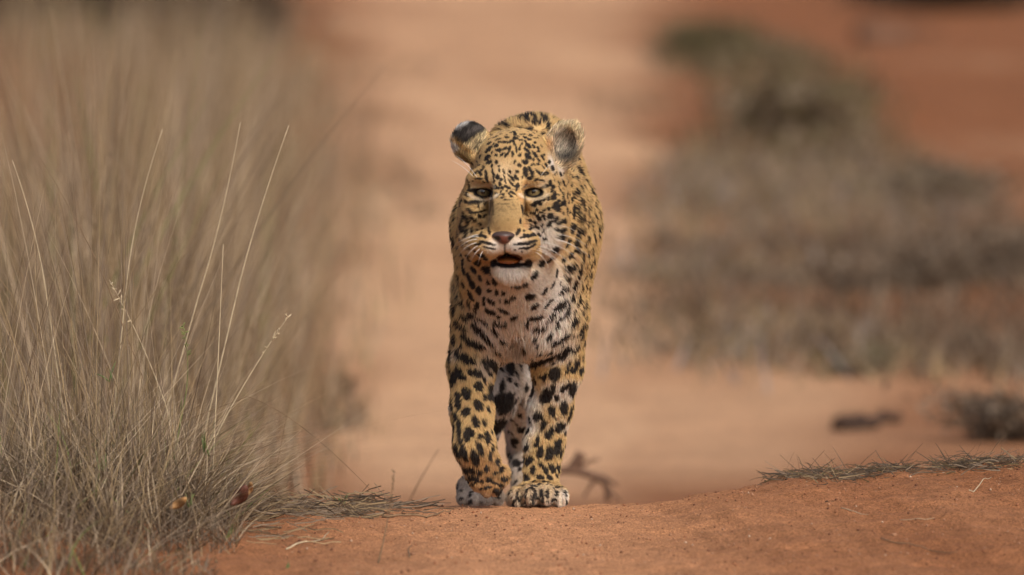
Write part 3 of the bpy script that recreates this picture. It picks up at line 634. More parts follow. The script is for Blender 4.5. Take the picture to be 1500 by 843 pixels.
Lf = Lf + .006 * np.exp(-((px - 750) / 24) ** 2 - ((py - 404) / 12) ** 2)                         # chin
Lf = Lf + .006 * np.exp(-((np.abs(px - 755) - 66) / 22) ** 2 - ((py - 345) / 40) ** 2) * hd          # cheeks
Lf = np.where(leg > .5, .0085, Lf); Lf = np.where((root[:, 2] < .05), .0055, Lf)
Lf = Lf + .012 * ((nrm[:, 2] < -.4) & (root[:, 1] > .1) & (root[:, 2] > .12))
dn = np.linalg.norm((root - NOSE) * np.array([1, 1, .7]), axis=1); Lf *= 1 - .58 * np.exp(-(dn / .045) ** 2)
Lf *= 1 - .5 * hd * np.exp(-((px - 742) / 24) ** 2 - ((py - 290) / 50) ** 2)
Lf = np.where((ear > .5), np.where(px < 712, .0085, .0055), Lf)
inner_ear = (ear > .5) & (px > 800) & (nrm[:, 1] < -.1); Lf = np.where(inner_ear, rng.uniform(.007, .014, NF), Lf)
Lf *= rng.uniform(.65, 1.25, NF)
keep = np.ones(NF, bool)
for e in EYES: keep &= np.linalg.norm((root - e) * np.array([1 / .0155, 1 / .03, 1 / .0092]), axis=1) > 1
keep &= ~((root[:, 1] < -.2) & (np.sqrt(((px - 747) / 24) ** 2 + ((py - 383.5) / 8) ** 2) < 1))
keep &= ~((np.abs(px - 738) < 17 - np.maximum(py - 345, 0)) & (py > 339) & (py < 356) & (root[:, 1] < -.3))
root, nrm, tg, Lf = root[keep], nrm[keep], tg[keep], Lf[keep]; N = len(root)
lift = np.where((root[:, 1] < -.1) & (root[:, 2] > .25), .26, .34) * rng.uniform(.6, 1.4, N)
jit = rng.normal(0, .11, (N, 3))
d0 = tg * np.cos(lift)[:, None] + nrm * np.sin(lift)[:, None] + jit; d0 /= np.linalg.norm(d0, axis=1)[:, None]
d1 = tg + .08 * nrm + jit; d1 /= np.linalg.norm(d1, axis=1)[:, None]
p1 = root + d0 * (Lf * .5)[:, None]; p2 = p1 + (d0 * .35 + d1 * .65) * (Lf * .5)[:, None]
base = root - nrm * .0006
fcol = coat(root + tg * (Lf * .45)[:, None], nrm) * rng.uniform(.8, 1.2, (N, 1))
fcol *= 1 + rng.normal(0, .03, (N, 3))
el_ = ((ear > .5) & (px < 712))[keep]; fcol[el_] *= rng.choice([.5, 1., 1., 2.4], (el_.sum(), 1)); Lf0 = 0
ie = inner_ear[keep]; fcol[ie] *= rng.choice([.45, 1.1, 2.1], (ie.sum(), 1))
pts = np.stack([base, p1, p2], 1).astype(np.float32)
hc = bpy.data.hair_curves.new("fur")
hc.add_curves([3] * N)
hc.attributes['position'].data.foreach_set('vector', pts.ravel())
ra = hc.attributes.get('radius') or hc.attributes.new('radius', 'FLOAT', 'POINT')
rw = np.where(root[:, 1] < -.12, .00027, .00042)[:, None] * np.array([1.0, .8, .15])
ra.data.foreach_set('value', rw.astype(np.float32).ravel())
ca_ = hc.attributes.new('coat', 'FLOAT_COLOR', 'CURVE')
c4 = np.ones((N, 4), np.float32); c4[:, :3] = np.clip(fcol, 0, 1); ca_.data.foreach_set('color', c4.ravel())
M_FUR = attr_mat("leopard_fur", 'coat', .55, .25)
hc.materials.append(M_FUR)
fo = bpy.data.objects.new("fur", hc); COL.objects.link(fo); fo.parent = leo; fo['kind'] = 'stuff'

# --- eyes, nose, tongue, teeth, whiskers
def uv_sphere(c, r, nu=32, nv=18, sq=(1, 1, 1)):
    th = np.linspace(0, np.pi, nv); ph = np.linspace(0, 2 * np.pi, nu, endpoint=False)
    V = np.array([(math.sin(a) * math.cos(b_) * sq[0], math.cos(a) * sq[1], math.sin(a) * math.sin(b_) * sq[2]) for a in th for b_ in ph]) * r
    Q = [(i * nu + j, (i + 1) * nu + j, (i + 1) * nu + (j + 1) % nu, i * nu + (j + 1) % nu) for i in range(nv - 1) for j in range(nu)]
    return V + c, np.array(Q)
m, t, b = mat_new("leopard_eye")
g = t.nodes.new("ShaderNodeAttribute"); g.attribute_name = 'iris'; t.links.new(g.outputs['Color'], b.inputs['Base Color'])
b.inputs['Roughness'].default_value = .12; b.inputs['Coat Weight'].default_value = .6
for e in EYES:
    c = e + np.array([0, .0150, 0]); V, Q = uv_sphere(c, .0128, 40, 40)
    look = (CAM - c) / np.linalg.norm(CAM - c) + np.array([-.05, 0, -.03]); look /= np.linalg.norm(look)
    ang = np.degrees(np.arccos(np.clip(((V - c) / .0128) @ look, -1, 1)))
    colr = np.tile([.03, .02, .015], (len(V), 1))
    ir = ang < 52; fall = (ang[ir] / 52)[:, None]
    colr[ir] = np.array([.20, .145, .066]) * (1 - fall ** 6) + np.array([.03, .022, .012]) * fall ** 6
    colr[ang < 14] = .006
    mesh_obj("eye", V, Q, m, leo, color=colr, cname='iris')
NB = Field(NOSE - np.array([.03, .035, .025]), np.array([60, 70, 50]), .001)
yn = -.334
NB.ell(P(737.5, 345.5, yn), (.0165, .013, .0068), .004)
NB.ell(P(738.5, 350, yn + .001), (.0095, .013, .0075), .005)
NB.cap(P(726, 347.5, yn - .013), P(730.5, 351.5, yn - .010), .0022, .0028, .0015, True)
NB.cap(P(751, 347.5, yn - .013), P(746.5, 351.5, yn - .010), .0022, .0028, .0015, True)
NV, NQ = NB.nets()
npx, npy = proj(NV)
nc = np.tile([.135, .042, .026], (len(NV), 1)); k = (np.exp(-((npx - 737) / 9) ** 2) * sstep(344, 348, npy))[:, None]
nc = nc * k + np.array([.06, .036, .031]) * (1 - k)
for cx, cy in ((727.5, 349.5), (749, 349.5)):
    q = sstep(1.3, .7, np.sqrt(((npx - cx) / 5) ** 2 + ((npy - cy) / 3) ** 2))[:, None]; nc = nc * (1 - q) + .01 * q
mesh_obj("nose", NV, NQ, attr_mat("nose_leather", 'nosec', .45, .4, .25, 700), leo, color=nc, cname='nosec')
V, Q = uv_sphere(P(745, 381.5, -.280), 1, 24, 14, (.017, .030, .0055))
mesh_obj("tongue", V, Q, flat_mat("tongue", (.28, .095, .02), .5, .5, .2, 400), leo)
M_TOOTH = flat_mat("tooth", (.52, .46, .36), .3, .5, .1, 300)
for i in range(6):
    V, Q = uv_sphere(P(740 + i * 2.3, 384.6, -.304), 1, 10, 8, (.0010, .0011, .0015)); mesh_obj("tooth", V, Q, M_TOOTH, leo)
M_WH = flat_mat("whisker", (.80, .76, .70), .4, .4, .05, 50)
WH = [((790, 352), (835, 348), (852, 372)), ((788, 346), (828, 336), (862, 362)), ((790, 357), (815, 352), (852, 383)), ((787, 361), (812, 362), (840, 392)), ((784, 366), (808, 370), (826, 402)), ((786, 343), (822, 318), (850, 345)), ((782, 369), (798, 374), (806, 398)), ((789, 349), (830, 345), (868, 380)), ((786, 364), (805, 366), (834, 400)),
      ((702, 345), (688, 343), (676, 356)), ((701, 351), (684, 350), (670, 365)), ((700, 356), (684, 357), (672, 374)), ((701, 360), (690, 364), (680, 382)), ((704, 364), (695, 370), (688, 386)), ((708, 367), (702, 376), (700, 388)), ((703, 348), (684, 344), (668, 358))]
for a, c, d in WH:
    s_ = 1 if d[0] > 740 else -1
    p0 = P(a[0], a[1], -.29); loc, nor, _, _ = tree.ray_cast(Vector(CAM), Vector(p0 - CAM).normalized()); p0 = np.array(loc)
    k = 9; tube_obj("whisker", bez(p0 + np.array([0, .003, 0]), P(c[0], c[1], p0[1] - .02), P(d[0], d[1], p0[1] + .01), k), np.linspace(.00040, .00010, k), M_WH, leo, 5)
for a, d in (((700, 268), (663, 236)), ((702, 266), (668, 228)), ((790, 262), (806, 240))):
    p0 = P(a[0], a[1], -.24); loc, nor, _, _ = tree.ray_cast(Vector(CAM), Vector(p0 - CAM).normalized()); p0 = np.array(loc)
    tube_obj("whisker", bez(p0, P((a[0] + d[0]) / 2 + 3, (a[1] + d[1]) / 2 - 6, p0[1] - .02), P(d[0], d[1], p0[1]), 7), np.linspace(.0004, .0001, 7), M_WH, leo, 5)

# ------------------------------------------------------------------ grass
def blades(root, height, lean, width, curl, K=4, tint=None, vary=.2):
    """thin bent strips -> verts, quads, colours"""
    n = len(root); s = np.linspace(0, 1, K + 1)
    az = rng.uniform(0, 2 * np.pi, n); face = rng.uniform(0, np.pi, n)
    dirx = np.stack([np.cos(az), np.sin(az), 0 * az], 1)
    V = np.zeros((n, K + 1, 2, 3)); 
    for i, q in enumerate(s):
        c = root + dirx * (lean * height * q + curl * height * q * q)[:, None]
        c[:, 2] += height * (q - .45 * np.abs(curl) * q * q)
        wv = np.stack([np.cos(face), np.sin(face) * .6, 0 * face], 1) * (width * (1 - .85 * q ** 1.5))[:, None] / 2
        V[:, i, 0] = c - wv; V[:, i, 1] = c + wv
    base_ = (np.arange(n) * (K + 1) * 2)[:, None]; Q = []
    for i in range(K): Q.append(base_ + np.array([2 * i, 2 * i + 1, 2 * i + 3, 2 * i + 2]))
    colr = np.repeat(np.clip(tint * rng.uniform(1 - vary, 1 + vary, (n, 1)), 0, 1), (K + 1) * 2, axis=0)
    return V.reshape(-1, 3), np.vstack(Q), colr
def join(parts):
    o = 0; VV, QQ, CC = [], [], []
    for V, Q, C in parts: VV.append(V); QQ.append(Q + o); CC.append(C); o += len(V)
    return np.vstack(VV), np.vstack(QQ), np.vstack(CC)
M_GRASS = attr_mat("dry_grass", 'tint', .7, .2, .15, 90, transl=.25)
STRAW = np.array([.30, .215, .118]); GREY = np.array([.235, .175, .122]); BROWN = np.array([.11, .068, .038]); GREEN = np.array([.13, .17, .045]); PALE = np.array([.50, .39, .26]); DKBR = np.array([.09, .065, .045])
def pick(n, cols, probs):
    return np.array(cols)[rng.choice(len(cols), n, p=probs)]
def on_ground(x, y): return np.stack([x, y, ground_h(x, y) - .004], 1)
parts = []
# tall stand along the left of the track, d = distance from the camera
def left_edge(d):
    return np.interp(d, [11, 13.5, 15.6, 18, 23, 30, 38, 48], [-.038, -.034, -.028, -.0225, -.018, -.018, -.022, -.028])
n = 31000
d = 11.9 + 46 * rng.random(n) ** 1.75; off = np.abs(rng.normal(0, 1, n)) * .034
pz = np.stack([d * .5, 0 * d, 0 * d], 1); ed = left_edge(d) + .0035 * wob(pz, 2.2) + .006; lx = ed - off
x = lx * d; y = d - 10
pz = np.stack([x, y, 0 * x], 1); cl = wob(pz, 4)
inn = sstep(0, .030, off)
k_ = (rng.random(n) < .30 + .5 * cl) | (rng.random(n) < .10); k_ &= rng.random(n) < .12 + .88 * inn
x, y, lx, d, inn = x[k_], y[k_], lx[k_], d[k_], inn[k_]; n = len(x)
h = (.10 + .80 * inn * rng.uniform(.35, 1.1, n)) * rng.uniform(.6, 1.15, n) * (1 - .22 * sstep(17, 32, d))
parts.append(blades(on_ground(x, y), h, rng.uniform(-.1, .42, n), rng.uniform(.0022, .0042, n) * (1 + .03 * d), rng.uniform(0, .25, n), 5, pick(n, [STRAW, GREY, BROWN, PALE, GREEN], [.34, .26, .22, .16, .02]), .35))
V, Q, C = join(parts)
tag(mesh_obj("tall_grass", V, Q, M_GRASS, color=C), "mass of tall dry straw coloured grass along the left side of the track", "grass", kind='stuff')
# near tangle in focus at the lower left
parts = []
n = 19000
x = -.38 - np.abs(rng.normal(0, .26, n)); y = np.where(rng.random(n) < .55, np.clip(rng.normal(-.12, .28, n), -.8, .5), rng.uniform(-1.1, .3, n))
edge = -.35 - .09 * sstep(-.35, -.9, y) + .05 * wob(np.stack([y, y * 0, y * 0], 1), 6)
pz = np.stack([x, y, 0 * x], 1)
k_ = (x < edge) & (rng.random(n) < .55 + .6 * wob(pz, 9)); x, y = x[k_], y[k_]; n = len(x)
inn = sstep(0, .22, edge[k_] - x)
h = (.035 + .115 * inn) * rng.uniform(.3, 1.4, n) * (1 - .35 * sstep(-.4, -.8, y))
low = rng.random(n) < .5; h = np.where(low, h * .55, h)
tint_ = np.where(low[:, None], pick(n, [DKBR, BROWN, GREY], [.5, .35, .15]), pick(n, [STRAW, GREY, BROWN, DKBR, PALE, GREEN], [.32, .30, .16, .08, .11, .03]))  # short blades tinted darker, standing in for shade deep in the tangle
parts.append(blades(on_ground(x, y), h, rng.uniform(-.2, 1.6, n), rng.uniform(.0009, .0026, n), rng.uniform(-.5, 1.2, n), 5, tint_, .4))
n = 520
x = -.42 - np.abs(rng.normal(0, .24, n)); y = np.clip(rng.normal(-.15, .25, n), -.8, .3)
parts.append(blades(on_ground(x, y), rng.uniform(.05, .22, n) * sstep(-.34, -.52, x) + .04, rng.uniform(.2, 2.2, n), rng.uniform(.0008, .0019, n), rng.uniform(-.6, 1.3, n), 7, pick(n, [PALE, STRAW, GREY], [.4, .4, .2]), .25))
n = 520
x = -.46 - np.abs(rng.normal(0, .22, n)); y = rng.normal(-.02, .22, n)
parts.append(blades(on_ground(x, y), rng.uniform(.15, .50, n) * sstep(-.38, -.60, x) + .06, rng.uniform(0, .35, n), rng.uniform(.0009, .0020, n), rng.uniform(-.1, .35, n), 6, pick(n, [STRAW, GREY, PALE, BROWN], [.3, .3, .25, .15]), .25))
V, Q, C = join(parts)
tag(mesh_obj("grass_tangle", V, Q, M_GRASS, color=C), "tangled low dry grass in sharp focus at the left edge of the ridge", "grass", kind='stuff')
# matted straw lying on the soil between the tangle and the paws
def litter(pxa, pxb, pya, pyb, n, lmin, lmax, cols, probs, up=.02, wmin=.0006, wmax=.0017):
    out = []
    for i in range(n):
        px_ = rng.uniform(pxa, pxb); py_ = rng.uniform(pya, pyb)
        q = crest(px_, -(py_ - pya) * .0095 + rng.normal(0, .015)); L = rng.uniform(lmin, lmax); a = rng.normal(0, .9) + (math.pi if rng.random() < .5 else 0)
        s = np.linspace(-.5, .5, 5); bend = rng.normal(0, .45) * L
        x = q[0] + L * s * math.cos(a) + bend * (s * s) * math.sin(a); y = q[1] + L * s * math.sin(a) * .8
        z = np.maximum(ground_h(x, y), q[2] - .01) + .0015 + up * rng.random() * (rng.random() + s * rng.normal(0, .8))
        z = np.maximum(z, ground_h(x, y) + .001)
        wd = rng.uniform(wmin, wmax); c = np.stack([x, y, z], 1); off = np.array([0, .3 * wd, wd]) * .5
        V = np.stack([c - off, c + off], 1).reshape(-1, 3); Q = np.array([[2 * j, 2 * j + 1, 2 * j + 3, 2 * j + 2] for j in range(4)])
        col_ = np.array(cols)[rng.choice(len(cols), p=probs)] * rng.uniform(.7, 1.25)
        out.append((V, Q, np.tile(col_, (len(V), 1))))
    return out
parts = litter(375, 560, 742, 772, 420, .02, .08, [STRAW, GREY, BROWN, DKBR], [.18, .27, .27, .28], .026) + litter(520, 635, 747, 766, 60, .02, .07, [GREY, BROWN, DKBR], [.3, .35, .35], .012) + litter(370, 480, 770, 830, 90, .02, .09, [STRAW, GREY, BROWN], [.3, .4, .3], .012)
V, Q, C = join(parts)
tag(mesh_obj("straw_litter", V, Q, M_GRASS, color=C), "matted straw and dead stems lying on the soil left of the paws", "straw", kind='stuff')

OL = np.array([.125, .095, .045]); OLG = np.array([.135, .12, .055]); DKG = np.array([.05, .045, .03])
# the low scrub between the wheel tracks on the right
def poly_ground(poly): return np.array([G(a, b_)[:2] for a, b_ in poly])
def in_poly(pt, poly):
    r = np.zeros(len(pt), bool); j = len(poly) - 1
    for i in range(len(poly)):
        xi, yi = poly[i]; xj, yj = poly[j]
        c = ((yi > pt[:, 1]) != (yj > pt[:, 1])) & (pt[:, 0] < (xj - xi) * (pt[:, 1] - yi) / (yj - yi + 1e-12) + xi); r ^= c; j = i
    return r
def scatter(poly, n):
    lo = poly.min(0); hi = poly.max(0); out = np.zeros((0, 2))
    while len(out) < n:
        q = lo + (hi - lo) * rng.random((n * 3, 2)); out = np.vstack([out, q[in_poly(q, poly)]])
    return out[:n]
med = poly_ground([(945, 520), (1000, 545), (1060, 562), (1150, 552), (1260, 556), (1380, 548), (1480, 556), (1640, 580), (1700, 430), (1560, 350), (1480, 330), (1400, 275), (1280, 225), (1120, 215), (1010, 235), (960, 300), (940, 400)])
q = scatter(med, 36000)
pz = np.stack([q[:, 0], q[:, 1], 0 * q[:, 0]], 1); cl = wob(pz, 3.2)
q = q[rng.random(len(q)) < .35 + .75 * cl]; n = len(q)
q = q + rng.normal(0, .10, q.shape) * np.array([1, 3])
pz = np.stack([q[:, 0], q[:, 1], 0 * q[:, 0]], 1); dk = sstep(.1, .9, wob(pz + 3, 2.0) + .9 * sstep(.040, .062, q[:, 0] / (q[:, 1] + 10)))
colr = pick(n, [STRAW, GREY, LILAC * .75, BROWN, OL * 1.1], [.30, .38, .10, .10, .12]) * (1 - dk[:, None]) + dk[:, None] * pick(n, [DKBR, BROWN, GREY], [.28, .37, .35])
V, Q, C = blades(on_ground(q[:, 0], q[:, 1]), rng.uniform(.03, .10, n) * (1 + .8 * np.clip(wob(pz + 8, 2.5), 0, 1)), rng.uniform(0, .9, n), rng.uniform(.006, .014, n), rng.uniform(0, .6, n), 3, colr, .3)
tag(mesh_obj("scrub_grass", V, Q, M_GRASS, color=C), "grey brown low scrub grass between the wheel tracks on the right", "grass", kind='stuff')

neck = poly_ground([(1010, 240), (1290, 240), (1265, 170), (1235, 110), (1150, 80), (1085, 35), (975, 35), (985, 90), (1060, 130), (1080, 185)])
q = scatter(neck, 9000); pz = np.stack([q[:, 0], q[:, 1], 0 * q[:, 0]], 1); q = q[rng.random(len(q)) < .5 + .6 * wob(pz, 1.6)]; q = q + rng.normal(0, .14, q.shape) * np.array([1, 4]); n = len(q)
V, Q, C = blades(on_ground(q[:, 0], q[:, 1]), rng.uniform(.04, .15, n), rng.uniform(0, .9, n), rng.uniform(.012, .026, n), rng.uniform(0, .6, n), 3, pick(n, [OL, OLG, GREY, BROWN, DKBR], [.34, .2, .2, .14, .12]), .3)
tag(mesh_obj("scrub_grass", V, Q, M_GRASS, color=C), "olive brown low scrub running up the far slope beside the pale track", "grass", kind='stuff')
tp = []
for pl, k in (([(515, 335), (650, 320), (620, 225), (520, 190)], 420), ([(850, 140), (1000, 120), (980, 205), (860, 190)], 300), ([(520, 130), (640, 110), (600, 60), (500, 60)], 260), ([(470, 640), (530, 630), (520, 560), (480, 560)], 160)):
    q = scatter(poly_ground(pl), k); q = q[wob(np.stack([q[:, 0], q[:, 1], 0 * q[:, 0]], 1), 3) > -.1]; n = len(q)
    tp.append(blades(on_ground(q[:, 0], q[:, 1]), rng.uniform(.02, .07, n), rng.uniform(.2, 1.5, n), rng.uniform(.006, .014, n), rng.uniform(0, .8, n), 3, pick(n, [OL, GREY, BROWN, DKBR], [.3, .3, .2, .2]), .3))
V, Q, C = join(tp)
tag(mesh_obj("sparse_grass", V, Q, M_GRASS, color=C), "sparse short dry grass scattered over the bare sandy track", "grass", kind='stuff')
# bushes: stems and leafy crown
M_LEAF = attr_mat("bush_leaf", 'tint', .65, .25, .2, 60, transl=.2)
M_BARK = flat_mat("bark", (.14, .10, .075), .9, .1, .4, 60)
def bush(name, px, py, rw, rh, cols, probs, label, cat='bush', group=None, nl=2600, leaf=.02):
    q = G(px, py); root_ = bpy.data.objects.new(name, None); COL.objects.link(root_); root_.location = q
    ns = 9; Vs, Qs = [], []; tips = []; o = 0
    for i in range(ns):
        a = rng.uniform(0, 6.28); r = rng.uniform(.2, .8)
        tip = np.array([math.cos(a) * rw * r, math.sin(a) * rw * r, rh * rng.uniform(.55, .95)])
        pts_ = bez((0, 0, -.02), (tip[0] * .3, tip[1] * .3, tip[2] * .6), tip, 7); tips += list(pts_[2:])
        V, Q = tube(pts_, np.linspace(.014, .003, 7) * rw / .4, 5); Vs.append(V); Qs += [tuple(int(k + o) for k in dict.fromkeys(f)) for f in Q]; o += len(V)
    me = bpy.data.meshes.new("stem"); me.from_pydata([tuple(v) for v in np.vstack(Vs)], [], Qs); me.materials.append(M_BARK); me.update()
    so_ = bpy.data.objects.new("stem", me); COL.objects.link(so_); so_.parent = root_
    tips = np.array(tips); c = tips[rng.integers(0, len(tips), nl)] + rng.normal(0, 1, (nl, 3)) * np.array([rw, rw, rh]) * .19
    c[:, 2] = np.abs(c[:, 2]) + .01
    u = rng.normal(size=(nl, 3)); u /= np.linalg.norm(u, axis=1)[:, None]; v = np.cross(u, rng.normal(size=(nl, 3))); v /= np.linalg.norm(v, axis=1)[:, None]
    L = leaf * rng.uniform(.6, 1.4, nl)[:, None]
    V = np.stack([c - u * L, c - v * L * .4, c + u * L, c + v * L * .4], 1).reshape(-1, 3); Q = np.arange(nl * 4).reshape(-1, 4)
    C = np.repeat(pick(nl, cols, probs) * rng.uniform(.7, 1.3, (nl, 1)), 4, axis=0)
    mesh_obj("crown", V, Q, M_LEAF, root_, color=C)
    tag(root_, label, cat, group); return root_
bush("bush", 1175, 200, .46, .22, [OL, GREY, BROWN], [.5, .3, .2], "tallest olive brown bush at the far end of the right hand scrub", leaf=.03, nl=1700)
bush("bush", 1035, 92, .38, .24, [OLG, OL, BROWN], [.4, .4, .2], "olive green bush far up beside the pale track", leaf=.035, nl=1100)
bush("bush", 1380, 300, .50, .13, [OL, GREY, DKBR], [.3, .4, .3], "low spreading dull bush on the upper right border of the scrub", nl=1300, leaf=.022)
bush("bush", 1495, 645, .28, .10, [DKBR, BROWN, GREY], [.5, .3, .2], "dark twiggy bush at the right edge behind the soil ridge", nl=1600, leaf=.012)
bush("bush", 1330, 430, .36, .11, [DKBR, GREY, BROWN], [.25, .5, .25], "dark grey brown bush in the middle of the right hand scrub", nl=1500, leaf=.016)
bush("bush", 1440, 410, .46, .13, [DKBR, BROWN, GREY], [.35, .35, .3], "darkest broad bush on the right border of the scrub", nl=1900, leaf=.018)
bush("bush", 1240, 555, .20, .07, [OLG, GREY, OL], [.4, .4, .2], "small greenish tuft bush at the front edge of the scrub", nl=900, leaf=.011)
bush("bush", 330, 88, .8, .5, [DKBR, BROWN, GREY], [.5, .3, .2], "lower dark brown bush right of the big dark one at the upper left", nl=2600, leaf=.045)
bush("bush", 225, 66, 1.1, .75, [DKBR, DKG, BROWN], [.5, .3, .2], "big dark bush behind the tall grass at the upper left", nl=4000, leaf=.05)
bush("bush", 30, 40, .7, .5, [BROWN, DKG, DKBR], [.4, .2, .4], "dark brown bush in the upper left corner", nl=2500, leaf=.05)
bush("bush", 1400, 14, 1.5, .40, [DKBR, DKG, BROWN], [.5, .3, .2], "long dark bush on the far bank at the upper right", nl=4000, leaf=.05)

# ------------------------------------------------------------------ single things
M_STRAWM = flat_mat("straw_stalk", (.50, .40, .26), .65, .25, .2, 80)
M_STRAWD = flat_mat("brown_stalk", (.20, .13, .075), .75, .2, .3, 80)
M_STRAWG = flat_mat("green_stalk", (.16, .18, .06), .65, .25, .3, 80)
def stalk(base, mid, tip, y, r, mat, label, head=False, ytip=None):
    ytip = y if ytip is None else ytip
    b_ = P(base[0], base[1], y); g_ = np.array([b_[0], b_[1], 0]); gz = float(ground_h(b_[0], b_[1]))
    pts_ = bez(b_, P(mid[0], mid[1], (y + ytip) / 2), P(tip[0], tip[1], ytip), 12)
    if b_[2] > gz + .01:
        down = np.linspace(0, 1, 4)[:-1, None]; slope = (pts_[1] - pts_[0]); ext = (b_[2] - gz) 
        foot = b_ - slope / max(abs(slope[2]), 1e-4) * ext * .9; foot[2] = gz - .005; foot[1] = y
        pts_ = np.vstack([foot + (b_ - foot) * down, pts_])
    k = len(pts_); rt = bpy.data.objects.new("grass_stalk", None); COL.objects.link(rt)
    tube_obj("stem", pts_, np.linspace(r, r * .35, k), mat, rt, 5)
    if head:
        Vs, Qs = [], []; o = 0
        for i in range(14):
            p = pts_[-1 - (i // 4)] + (pts_[-2 - (i // 4)] - pts_[-1 - (i // 4)]) * rng.random(); dv = rng.normal(0, .004, 3) + (pts_[-1] - pts_[-2]) * .2
            V, Q = tube(np.array([p, p + dv * .6, p + dv]), [.0006, .0013, .0003], 5); Vs.append(V); Qs += [tuple(int(q + o) for q in dict.fromkeys(f)) for f in Q]; o += len(V)
        me = bpy.data.meshes.new("seed_head"); me.from_pydata([tuple(v) for v in np.vstack(Vs)], [], Qs); me.materials.append(mat); me.update()
        ob = bpy.data.objects.new("seed_head", me); COL.objects.link(ob); ob.parent = rt
    return tag(rt, label, "grass stalk", "single stalks standing out of the left grass")
stalk((314, 640), (320, 520), (327, 358), -.05, .0013, M_STRAWM, "palest upright grass stalk rising straight from the tangle")
stalk((322, 628), (365, 545), (423, 463), -.05, .0012, M_STRAWM, "pale grass stalk slanting right towards the leopard from the tangle", True)
stalk((292, 430), (325, 330), (352, 180), .25, .0012, M_STRAWM, "long grass stalk leaning right, second from the leopard among the tallest")
stalk((352, 410), (378, 310), (423, 184), .20, .0013, M_STRAWM, "tallest grass stalk leaning right, nearest the leopard")
stalk((185, 420), (196, 310), (238, 190), .20, .0011, M_STRAWM, "thin tall grass stalk bending right above the middle of the tangle")
stalk((66, 420), (52, 330), (18, 235), .10, .0011, M_STRAWM, "thin grass stalk bending left near the left picture edge")
stalk((160, 425), (120, 330), (55, 225), .15, .0010, M_STRAWD, "brownish grass stalk leaning far left above the tangle")
stalk((242, 592), (210, 500), (160, 410), -.02, .0010, M_STRAWM, "grass stalk with white tip leaning left over the tangle", True)
stalk((362, 581), (430, 600), (547, 722), .02, .0008, M_STRAWD, "dark thin fallen stalk arching right to the straw litter")
stalk((404, 690), (420, 610), (437, 525), .05, .0007, M_STRAWD, "faint thin upright stalk at the right end of the tangle")
stalk((268, 600), (282, 540), (268, 476), -.03, .0011, M_STRAWG, "greenish stalk with a drooping brown seed head", True)
stalk((548, 845), (566, 790), (578, 690), -.75, .0016, M_STRAWD, "blurred dark stalk in front of the soil, before the straw litter", True)
stalk((592, 752), (612, 705), (643, 658), 1.1, .0014, M_STRAWD, "faint blurred stalk slanting right just left of the paws")
# right-hand clumps of dead grass on the ridge
def clump(cx0, cx1, py, n, label, hmax=.045, seed=1):
    parts = []; r_ = np.random.default_rng(seed)
    for i in range(n):
        u = r_.random(); px_ = cx0 + (cx1 - cx0) * u
        q = crest(px_, r_.normal(-.02, .03)); a = r_.uniform(0, 6.28); L = r_.uniform(.015, .055); el = r_.uniform(.0, .55) * r_.random() + (.7 if r_.random() < .06 else 0)
        s = np.linspace(0, 1, 5); dx = math.cos(a) * L * math.cos(el); dy = math.sin(a) * L * math.cos(el) * .6
        c = np.stack([q[0] + dx * s, q[1] + dy * s, q[2] - .002 + r_.random() * .010 + hmax / .045 * L * math.sin(el) * s + .012 * r_.normal() * s * (1 - s)], 1)
        c[:, 2] = np.maximum(c[:, 2], ground_h(c[:, 0], c[:, 1]) - .001)
        wd = r_.uniform(.0010, .0026) * (1 - .6 * s)[:, None]; off = np.array([[.2, .3, .9]]) * wd / 2
        V = np.stack([c - off, c + off], 1).reshape(-1, 3); Q = np.array([[2 * j, 2 * j + 1, 2 * j + 3, 2 * j + 2] for j in range(4)])
        parts.append((V, Q, np.tile(np.array([STRAW, GREY, BROWN, DKBR, OL])[r_.choice(5, p=[.08, .17, .28, .41, .06])] * r_.uniform(.6, 1.3), (10, 1))))
    rt = bpy.data.objects.new("dead_grass_clump", None); COL.objects.link(rt)
    for V, Q, C in parts[:24]: mesh_obj("stem", V, Q, M_GRASS, rt, color=C)
    V, Q, C = join(parts[24:] or parts[-1:]); mesh_obj("fine_stems", V, Q, M_GRASS, rt, color=C)['kind'] = 'stuff'
    return tag(rt, label, "grass clump", "dead grass clumps along the crest of the soil ridge")
clump(1150, 1335, lambda u: 702 - 26 * u ** .5, 420, "dead grass clump on the ridge crest nearer the leopard", seed=3)
clump(1370, 1500, lambda u: 686 - 6 * u, 330, "dead grass clump on the ridge crest at the right picture edge", seed=5)
clump(1110, 1150, lambda u: 708 - 3 * u, 20, "small wisp of dead grass where the ridge starts to rise", .03, 6)
# twigs, leaves, clods
def twig(pl, r, mat, label, name="twig", lift=.001, br=None):
    rt = bpy.data.objects.new(name, None); COL.objects.link(rt)
    pts_ = np.array([G(a, b_) for a, b_ in pl]); k = len(pts_)
    tt = np.linspace(0, k - 1, 4 * k); pts_ = np.stack([np.interp(tt, np.arange(k), pts_[:, i]) for i in range(3)], 1)
    pts_[:, 2] = ground_h(pts_[:, 0], pts_[:, 1]) + r + lift * np.abs(np.sin(tt * 1.7)); pts_ += rng.normal(0, r * .3, pts_.shape)
    tube_obj("stem", pts_, np.linspace(r, r * .4, len(pts_)), mat, rt, 6)
    return tag(rt, label, "twig")
twig([(1290, 792), (1345, 803), (1402, 812)], 0.00091, M_STRAWD, "thin dark twig lying on the red soil, lowest on the right slope")
twig([(1420, 722), (1436, 714), (1452, 703)], 0.00091, M_STRAWM, "short pale twig pointing up the right slope under the crest")
twig([(1232, 748), (1258, 754), (1272, 760)], 0.00072, M_STRAWM, "thin pale straw on the middle of the red slope")
twig([(1318, 765), (1345, 767), (1368, 764)], 0.00059, M_STRAWM, "level faint straw lying right of the pale straw on the slope")
